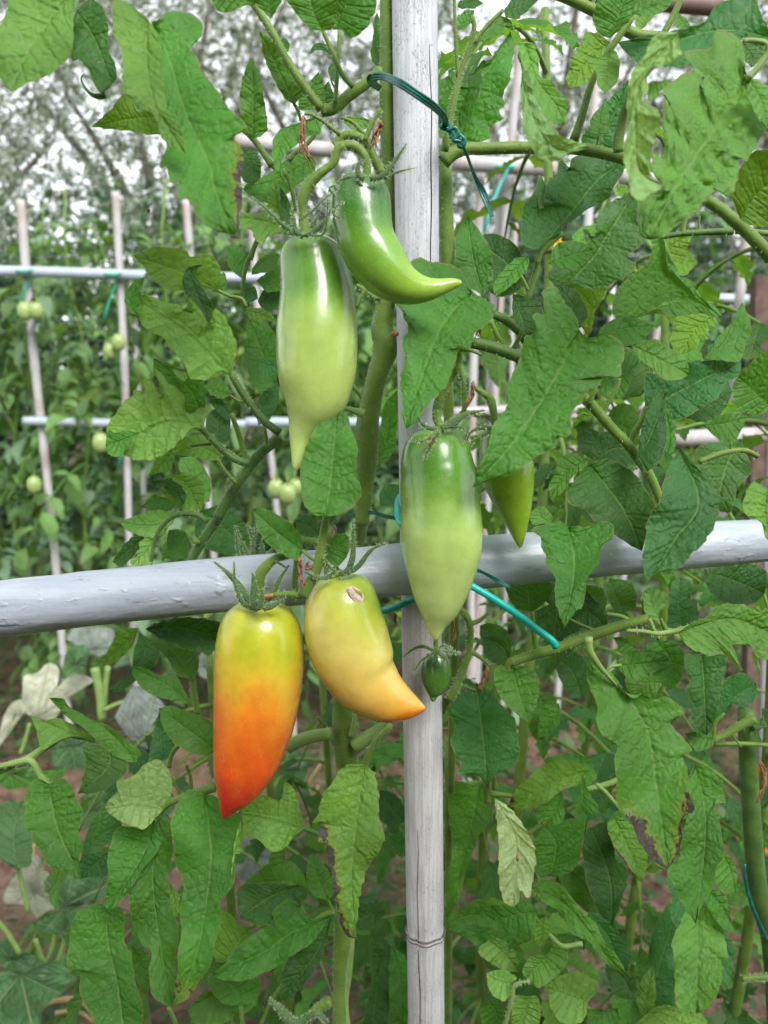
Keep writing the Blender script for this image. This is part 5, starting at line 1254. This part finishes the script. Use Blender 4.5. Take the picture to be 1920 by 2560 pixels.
f6, _ = fruit('tomato', '1166,880,10 1166,884,45 1165,895,62 1164,930,78 1163,970,87 1162,1010,90 1160,1050,84 1155,1090,66 1150,1120,46 1145,1140,24 1144,1158,18 1142,1170,6', 8, .465, 'fruit_small',
    'tiny dark green tomato in front of the pole below the long one', .015, 4, 40, 32)
stalk(f6, '1162,800 1160,840 1166,885', 8, .465, (14, 15, 26))
sepals(f6, 8, [('1150,872 1090,845 1030,858 970,905', .46, 20), ('1155,880 1100,910 1060,945 1025,1008', .45, 14), ('1180,870 1220,875 1260,880 1312,885', .46, 16), ('1175,880 1200,900 1225,930 1235,960', .45, 26), ('1170,868 1200,840 1240,850 1262,870', .475, 12)], hair=3)
f7, _ = fruit('tomato', '85,1040,30 85,1048,70 88,1065,105 92,1100,130 98,1160,146 104,1230,156 112,1300,158 125,1380,150 140,1450,132 155,1520,108 168,1600,80 180,1680,50 187,1740,26 191,1775,8', 6, .462, 'fruit_lime',
    'bright lime green tomato half hidden under the large right-hand leaf', .02, 4)
sepals(f7, 5, [('1510,1075 1440,1065 1370,1090 1340,1155', .44, 22), ('1500,1085 1440,1110 1380,1150 1342,1222', .44, 16), ('1515,1080 1460,1060 1420,1050 1405,1040', .44, 22)], mat='sepal')
# small fruit bud and its calyx behind the rail
bud = round_fruit
round_fruit(at(655, 1354, .545), .0075, M['fruit_small'], 'tiny hairy green tomato bud peeking over the rail', 'small tomato buds', 1.0)
tk = empty('tomato_truss', at(620, 1390, .545), 'young truss with split sepals standing behind the rail', 'truss')
sepals(tk, 7, [('1420,330 1405,250 1400,170 1385,122', .50, 14), ('1480,330 1440,240 1410,170 1400,122', .50, 16), ('1500,330 1500,240 1480,160 1462,112', .50, 18), ('1490,330 1500,230 1515,170 1512,112', .50, 18), ('1550,330 1550,260 1548,230 1548,215', .50, 40)])
tube('520,1560 450,1500 330,1560 240,1480 170,1415', 11, .49, (10, 16, 26, 24, 8), 'sepal', M['sepal'], tk, flat=.5, hair=2)

# ================================================================= pole and rail
def front_pole():
    Y = .52; top = at_y(1034, -260, Y); a = at_y(1046, 900, Y); b = at_y(1066, 2558, Y)
    d = (b - a); foot = a + d * ((-.03 - a.z) / d.z)
    root = empty('bamboo_pole', (foot.x, foot.y, 0), 'thick weathered white-grey bamboo pole standing upright in the middle', 'pole')
    node_z = [at_y(1063, 2335, Y).z, at_y(1040, 1420, Y).z, .32, at_y(1040, -160, Y).z]
    def piece(z0, z1, mat, name):
        n = max(30, int((z1 - z0) / .004)); z = np.linspace(z0, z1, n); P = []
        for q in z:
            if q > a.z: p = a + (top - a) * ((q - a.z) / (top.z - a.z))
            else: p = a + (foot - a) * ((a.z - q) / (a.z - foot.z))
            P.append((p.x, p.y, q))
        P = np.array(P); r = np.full(n, .0140)
        for nz in node_z: r = r + .0008 * np.exp(-((z - nz) / .0035) ** 2) - .0005 * np.exp(-((z - nz - .008) / .005) ** 2)
        A = np.linspace(0, 2 * np.pi, 48, endpoint=False)
        V = np.stack([P[:, None, 0] + r[:, None] * np.cos(A), P[:, None, 1] + r[:, None] * np.sin(A), np.broadcast_to(z[:, None], (n, 48))], -1)
        # drying split: a narrow V groove
        if name == 'lower_culm':
            g = np.exp(-((A[None] - (-1.80 + .02 * np.sin(z * 60)[:, None] + 2 * np.pi)) / .05) ** 2) * .0012
            V[..., 0] -= g * np.cos(A); V[..., 1] -= g * np.sin(A)
        V = V.reshape(-1, 3)
        F = [tuple(int(c) for c in f) for f in grid_faces(n, 48, True)] + [tuple(range(48))[::-1], tuple(range((n - 1) * 48, n * 48))]
        place(name, V, F, M[mat], root)
        return P
    zm = at_y(1040, 1470, Y).z
    piece(zm, top.z, 'pole', 'upper_culm'); Pp = piece(-.03, zm - .0005, 'pole_low', 'lower_culm')
    c = at_y(1063, 2335, Y)
    for k, dz in enumerate((0, .0035)):
        A = np.linspace(0, 2 * np.pi, 40, endpoint=False)
        P = np.stack([c.x + .0147 * np.cos(A), Y + (c.y - Y) + .0147 * np.sin(A), c.z + dz + .0022 * (np.sin(A) < 0) * np.cos(A * 3) ** 2 - .0006 * np.sin(A * 5)], -1)
        P = np.vstack([P, P[:1]])
        V, F, _, _ = sweep(P, .00055 + .0002 * k, 6, view=np.array([0, 0, 1.])); place('node_ring', V, F, M['noded'], root)
    # long drying cracks as thin dark slivers let into the surface
    for x0, z0, z1 in ((.0085, at_y(1080, 780, Y).z, at_y(1080, 130, Y).z), (-.0055, 0.02, at_y(1050, 2050, Y).z)):
        n = 60; z = np.linspace(z0, z1, n); P = []
        for q in z:
            p = a + (top - a) * ((q - a.z) / (top.z - a.z)) if q > a.z else a + (foot - a) * ((a.z - q) / (a.z - foot.z))
            xx = x0 + .0004 * math.sin(q * 40) + .0003 * math.sin(q * 113)
            P.append((p.x + xx, p.y - math.sqrt(.0140 ** 2 - xx * xx) - .00012, q))
        V, F, _, _ = sweep(np.array(P), .00045 * (np.sin(np.linspace(.1, 3.04, n)) ** .4), 5, view=np.array([0, 1., 0])); place('crack', V, F, M['crackm'], root)
M['noded'] = simple('cane_node', (.17, .14, .13), .8, .2, 300, .5)
M['crackm'] = simple('crack_dark', (.03, .025, .03), .9, .1)
front_pole()
def front_rail():
    q = np.array([(-260, 1556, .487), (0, 1522, .497), (350, 1483, .503), (640, 1455, .508), (900, 1432, .511), (1220, 1404, .517), (1600, 1374, .527), (1920, 1350, .537), (2200, 1330, .546)], float)
    s = catmull(q, 160, 2); P = atv(s[:, 0], s[:, 1], s[:, 2])
    px = s[:, 0]; rpx = np.interp(px, [-260, 0, 600, 1220, 1920, 2200], [72, 70.5, 68, 66, 55, 53])
    r = rpx / FPX * s[:, 2] * .985; r = r * (1 + .010 * np.sin(px / 83.) + .006 * np.sin(px / 31.))
    T_ = frames(P); A = np.linspace(0, 2 * np.pi, 48, endpoint=False)
    V, F, N, B = sweep(P, r, 48)
    Vn = V.reshape(len(P), 48, 3); noise_ = rng.normal(0, 1, (len(P), 48)); ker = np.exp(-np.linspace(-2, 2, 9) ** 2); ker /= ker.sum()
    for _ in range(2): noise_ = np.apply_along_axis(lambda v: np.convolve(np.pad(v, 4, 'wrap'), ker, 'valid'), 0, noise_)
    Vn = Vn + (Vn - P[:, None]) * (noise_ * .03)[..., None]
    root = empty('trellis_rail', at(0, 1522, .497), 'thick grey-blue painted rail crossing the front from left to right', 'rail')
    place('rail', Vn.reshape(-1, 3), F, M['rail'], root)
front_rail()

# ================================================================= ties
def ribbon(s, tile, D, w, name, parent, tw=0., n=60, mat='tie', rel=True):
    p = pts(s, tile); dd = np.interp(np.linspace(0, 1, len(p)), np.linspace(0, 1, len(D)), D) * (dfac(p[:, 1]) if rel else 1)
    q = catmull(np.c_[p, dd], n, 2); P = atv(q[:, 0], q[:, 1], q[:, 2])
    x = np.linspace(-1, 1, 13); ridge = .16 * np.abs(np.cos(x * np.pi * 1.5))
    prof = np.vstack([np.stack([x, -ridge - .05], -1), np.stack([x[::-1], np.full(13, .06)], -1)])
    V, F, N, B = sweep(P, np.interp(np.linspace(0, 1, n), np.linspace(0, 1, len(w)), w) * K / FPX * q[:, 2], prof=prof)
    if tw:
        Vn = V.reshape(n, -1, 3) - P[:, None]; T_ = frames(P)
        for i in range(n):
            M_ = np.array(Matrix.Rotation(tw * math.sin(i / n * math.pi * 1.5), 3, Vector(T_[i]))); Vn[i] = Vn[i] @ M_.T
        V = (Vn + P[:, None]).reshape(-1, 3)
    return place(name, V, F, M[mat], parent)
tie = empty('plant_tie', at(1080, 330, .45), 'dark green ridged plastic tie slung round the stem and pole at the top', 'plant tie')
ribbon('790,455 840,452 900,470 960,500 1080,580 1160,640 1212,700 1215,750', 2, (.478, .474, .460, .452, .450, .458, .474, .490), (20, 22, 24, 24, 24, 22, 18), 'band', tie)
ribbon('790,455 772,465 790,495 830,525', 2, (.480, .485, .50, .52), (20, 24, 20, 18), 'band', tie)
for s, d in (('1190,700 1215,730 1190,750 1225,765 1260,790 1245,820', .488), ('1235,770 1275,760 1290,800 1265,830 1310,840', .482), ('1290,790 1330,830 1320,865 1295,860 1310,815', .486), ('1200,740 1230,720 1250,790 1300,850', .492)):
    tube(s, 2, d, (11, 15, 10), 'knot', M['tie'], tie, flat=.55, n=30)
ribbon('1310,845 1345,920 1385,1030 1430,1120 1460,1190 1495,1285', 2, (.485, .490, .488), (9, 13, 17, 22, 20), 'tail', tie, tw=1.0)
tt = empty('tube_tie', at(960, 1530, .53), 'bright teal plastic tube tie looped under the rail with a cut end at right', 'plant tie')
tube('845,632 890,622 950,600 1030,560 1100,520 1250,470', 8, (.505, .50, .495, .49, .47, .47), (21, 21), 'tube', M['teal'], tt, seg=14, n=40)
tube('1250,440 1330,465 1380,490 1500,560 1659,665 1762,745 1850,810 1872,850', 8, (.465, .462, .46, .458, .455, .45, .45), (21, 22), 'tube', M['teal'], tt, seg=14, n=50)
tube('965,130 935,80 930,20 945,-40 1010,-80', 8, (.475, .49, .52, .56), (18, 18), 'tube', M['teal'], tt, seg=14, n=24)
wt_ = empty('wire_tie', at(950, 1285, .53), 'thin dark green wire tie crossing behind the long green tomato above the rail', 'plant tie')
ribbon('640,75 700,60 790,52 860,72 950,85 1100,90', 8, (.525, .52, .515), (10, 12, 14), 'wire', wt_)
ribbon('1380,385 1440,405 1520,450 1598,492', 8, (.462, .460, .462), (12, 12, 12), 'wire', wt_, tw=.6)
bs = empty('blue_string', at(1870, 2200, .56), 'dark blue-green string hanging along the stem at the right edge', 'string')
tube('1522,615 1525,720 1560,850 1600,950 1670,1090', 12, .535, (7, 12, 10), 'string', M['tie'], bs, flat=.5)

# ================================================================= spider and webs
sp0 = at(371, 525, .62)
spd = empty('spider', sp0, 'small dark spider hanging in the air at the upper left', 'spider')
def blob(p, r, name, par, mat):
    n, m = 9, 12; t = np.linspace(.05, np.pi - .05, n); A = np.linspace(0, 2 * np.pi, m, endpoint=False)
    Tt, Aa = np.meshgrid(t, A, indexing='ij')
    V = np.stack([r[0] * np.sin(Tt) * np.cos(Aa), r[1] * np.sin(Tt) * np.sin(Aa), r[2] * np.cos(Tt)], -1).reshape(-1, 3) + np.array(p)
    place(name, V, [tuple(int(c) for c in f) for f in grid_faces(n, m, True)] + [tuple(range(m))[::-1], tuple(range((n - 1) * m, n * m))], mat, par)
blob(sp0, (.0014, .0014, .0022), 'abdomen', spd, M['black']); blob(sp0 + Vector((0, 0, .0028)), (.0009, .0009, .0011), 'head', spd, M['black'])
for sx in (-1, 1):
    for k, e in enumerate((.0055, .003, -.0035, -.007)):
        a = np.array(sp0 + Vector((0, 0, .0018))); b = a + [sx * .0028, 0, e * .5 + .0015]; c = a + [sx * (.0045 + .0005 * k), .0005, e]
        V, F, _, _ = sweep(np.array([a, b, c]), .00017, 5); place('leg', V, F, M['black'], spd)
# insect on the pale leaf
b0 = at(1294, 2146, .45 * 1.13 - .004)
ins = empty('insect', b0, 'tiny tan striped insect sitting on the pale underside leaf at lower right', 'insect')
blob(b0, (.0011, .0009, .0019), 'body', ins, M['dry']); blob(b0 + Vector((0, 0, .0021)), (.0007, .0006, .0007), 'head', ins, M['dry'])

# ================================================================= squash plants at the lower left
def squash_leaf(tile, D, tone, cen, out, parent, tilt=.5, fold=.05):
    c = pts(cen, tile)[0]; p = pts(out, tile); p = np.vstack([p, p[:1]])
    O = catmull(p, 97)[:-1]; m = len(O); ns = 9; r = np.linspace(0, 1, ns)[:, None]
    ph = rng.uniform(0, 6); a = np.arctan2(O[:, 1] - c[1], O[:, 0] - c[0])[None]
    Q = c + r[..., None] * (O - c)[None]
    mpp = D / FPX; R0 = np.linalg.norm(O - c, axis=1).mean() * mpp
    d = D - tilt * (Q[..., 1] - c[1]) * mpp + R0 * (.10 * r * np.abs(np.sin(2.5 * a + ph)) + .05 * r * np.sin(9 * a + ph)) + rng.normal(0, .001, Q.shape[:2])
    P = atv(Q[..., 0].ravel(), Q[..., 1].ravel(), d.ravel()); F = grid_faces(ns, m, True)
    v0 = P[F]; fn = np.cross(v0[:, 1] - v0[:, 0], v0[:, 3] - v0[:, 0]).sum(0)
    if np.dot(fn, np.array(CAM) - P.mean(0)) < 0: F = F[:, ::-1]
    uv = np.stack(np.broadcast_arrays((a % (2 * np.pi)) / (2 * np.pi) * 1.0, r * .9), -1).reshape(-1, 2)
    o = place('leaf', P, F, M['squash'], parent, uv=uv); o.color = (*(np.array(TONE[tone]) * rng.uniform(.85, 1.1)), 1)
    return o
SQ = empty('squash_plant', at_y(120, 2300, 1.25), 'squash plant with broad green and withered pale leaves at the lower left', 'squash plant')
SQ.location.z = 0
S2 = empty('squash_plant', at_y(430, 1900, 1.7), 'mildewed squash plant with grey leaves behind the ripening tomato', 'squash plant'); S2.location.z = 0
for a in [(7, 1.35, 'w', '210,1270', '130,1230 133,1100 140,1020 220,1000 280,945 345,970 345,1060 318,1105 400,1030 480,1010 552,1050 440,1115 380,1170 310,1280', SQ),
          (7, 1.4, 'w', '90,1250', '20,1260 70,1180 140,1160 158,1220 100,1290 40,1380 -20,1440', SQ),
          (7, 1.2, 'k', '850,1400', '680,1260 740,1150 800,1080 880,1110 980,1200 1010,1330 920,1450 800,1410 715,1320', S2),
          (7, 1.6, 'k', '560,860', '395,800 430,740 520,730 660,740 660,830 600,900 520,870 450,840', S2),
          (7, 1.3, 'k', '1220,960', '1180,900 1220,860 1300,880 1320,980 1260,1040 1180,1010', S2),
          (7, 1.3, 's', '450,950', '380,900 440,840 520,850 510,950 450,1000 380,980', S2),
          (7, 1.25, 'k', '900,1470', '780,1440 860,1420 980,1440 1000,1517 900,1560 800,1540', S2),
          (10, 1.05, 's', '100,640', '-60,300 20,250 110,245 185,320 195,450 150,560 110,640 20,600 -80,500', SQ),
          (10, 1.1, 's', '390,860', '255,720 330,645 450,680 560,690 660,700 630,800 500,850 430,900 400,980 340,1030 215,1000 240,940 340,900 345,830', SQ),
          (10, .95, 's', '120,1270', '-60,1300 40,1240 120,1262 230,1220 330,1188 430,1240 462,1290 370,1380 300,1430 240,1500 230,1640 -60,1640', SQ),
          (10, 1.25, 'w', '200,780', '60,720 130,640 205,560 262,640 345,760 330,900 230,935 150,860 20,840', SQ),
          (10, 1.2, 's', '520,300', '470,230 540,180 640,150 640,300 560,400 490,390', SQ),
          (11, 1.3, 's', '260,60', '130,40 180,-60 330,-80 400,20 380,120 300,170 200,180', S2),
          (10, 1.35, 'k', '1480,560', '1400,480 1450,430 1560,470 1620,560 1560,700 1440,720 1390,620', S2),
          (10, 1.15, 'g', '60,80', '-50,60 120,20 260,60 380,50 360,110 200,150 40,170', SQ),
          (7, 1.2, 's', '420,1430', '300,1460 360,1400 480,1390 540,1480 500,1560 340,1560', SQ),
          (10, 1.0, 's', '60,1180', '-60,1120 40,1060 120,1120 260,1200 180,1260 40,1240', SQ)]:
    squash_leaf(*a)
for s, tile, D, w in [('-40,930 40,1020 120,1150', 10, 1.0, (13, 15)), ('210,1060 240,1150 275,1240', 10, 1.05, (13, 15)), ('335,1010 310,1120 260,1240', 10, 1.1, (16, 15)), ('405,940 380,1080 330,1240', 10, 1.1, (13, 16)), ('100,620 130,740 170,900', 10, 1.08, (13, 14)), ('175,1300 150,1400 120,1480', 7, 1.3, (9, 12)), ('560,970 590,1120 600,1280', 7, 1.3, (26, 20)), ('620,1220 680,1190 740,1170', 7, 1.3, (14, 10)), ('640,960 620,1120 610,1290', 7, 1.32, (16, 18))]:
    tube(s, tile, D, w, 'leaf_stalk', M['stem_pale'], SQ, rel=False)
for s, tile, D, w in [('180,1560 280,1450 400,1418 500,1440 590,1570', 10, 1.1, (12, 18, 12)), ('330,1500 460,1490 560,1560', 10, 1.15, (14, 10)), ('150,700 190,600 200,500', 10, 1.3, (14, 14)), ('440,230 420,130 500,0', 11, 1.2, (12, 14)), ('460,150 430,300', 11, 1.2, (12, 8)), ('790,1470 870,1440 960,1480 990,1560', 8, 1.2, (9, 12))]:
    tube(s, tile, D, w, 'withered_stalk', M['straw'], SQ, rel=False)

# ================================================================= plants just behind, filling the right side
def near_plant(px, d, zs, label, azs=None, L=(.17, .26), tones='ggdmb', ztop=None):
    p = at(px, 1300, d); x, y = p.x, p.y
    root = empty('tomato_plant', (x, y, 0), label, 'tomato plant', 'tomato plants standing just behind the front row')
    h = ztop or max(zs) + .05
    P = np.array([(x + .012 * math.sin(z * 5 + x * 9), y + .012 * math.cos(z * 4), z) for z in np.linspace(0, h, 30)])
    V, F, _, _ = sweep(P, np.linspace(.008, .004, 30), 8, view=np.array([0, 1., 0])); place('stem', V, F, M['stem'], root)
    for i, z in enumerate(zs):
        k = int(min(29, z / h * 29)); az = i * 2.4 + random.uniform(-.4, .4)
        if azs: az = random.uniform(*azs)
        compound_near(root, P[k], az, random.uniform(*L), random.uniform(.45, .95), tones)
    return root
near_plant(1330, .80, list(np.arange(.35, 1.62, .062)), 'dark tomato plant just behind the right-hand leaves near the pole')
near_plant(1640, .86, list(np.arange(.3, 1.55, .062)), 'dark tomato plant behind the foliage on the right side')
near_plant(1930, .78, list(np.arange(.4, 1.60, .075)), 'tomato plant just outside the right edge reaching into view')
near_plant(1480, 1.05, list(np.arange(.25, 1.35, .07)), 'low tomato plant deeper behind the right-hand leaves')
near_plant(820, .95, list(np.arange(.2, .98, .07)), 'low tomato plant behind the main stem under the rail', L=(.14, .2))
near_plant(1120, .98, list(np.arange(.15, 1.0, .07)), 'low leafy tomato plant behind the lower part of the main pole', L=(.15, .22))
near_plant(660, .82, list(np.arange(.2, .95, .06)), 'leafy low tomato plant under the golden tomato', L=(.15, .22), tones='ggls')
near_plant(110, 1.25, list(np.arange(.08, .62, .05)), 'low weedy tomato plant at the lower left corner', L=(.13, .18), tones='glls')
near_plant(1250, .84, list(np.arange(.2, 1.0, .055)), 'low bright green tomato plant right of the pole foot', L=(.15, .22), tones='ggl')
near_plant(1760, .95, list(np.arange(.15, .95, .06)), 'low tomato plant between the right-hand stems', L=(.15, .22), tones='ggl')
near_plant(300, 1.15, list(np.arange(.12, .75, .07)), 'low tomato plant behind the lower left leaves', L=(.14, .2))
near_plant(520, .80, list(np.arange(.45, 1.02, .075)), 'short tomato plant behind the ripening tomato', L=(.13, .18))
flush_hairs(M['hair'])
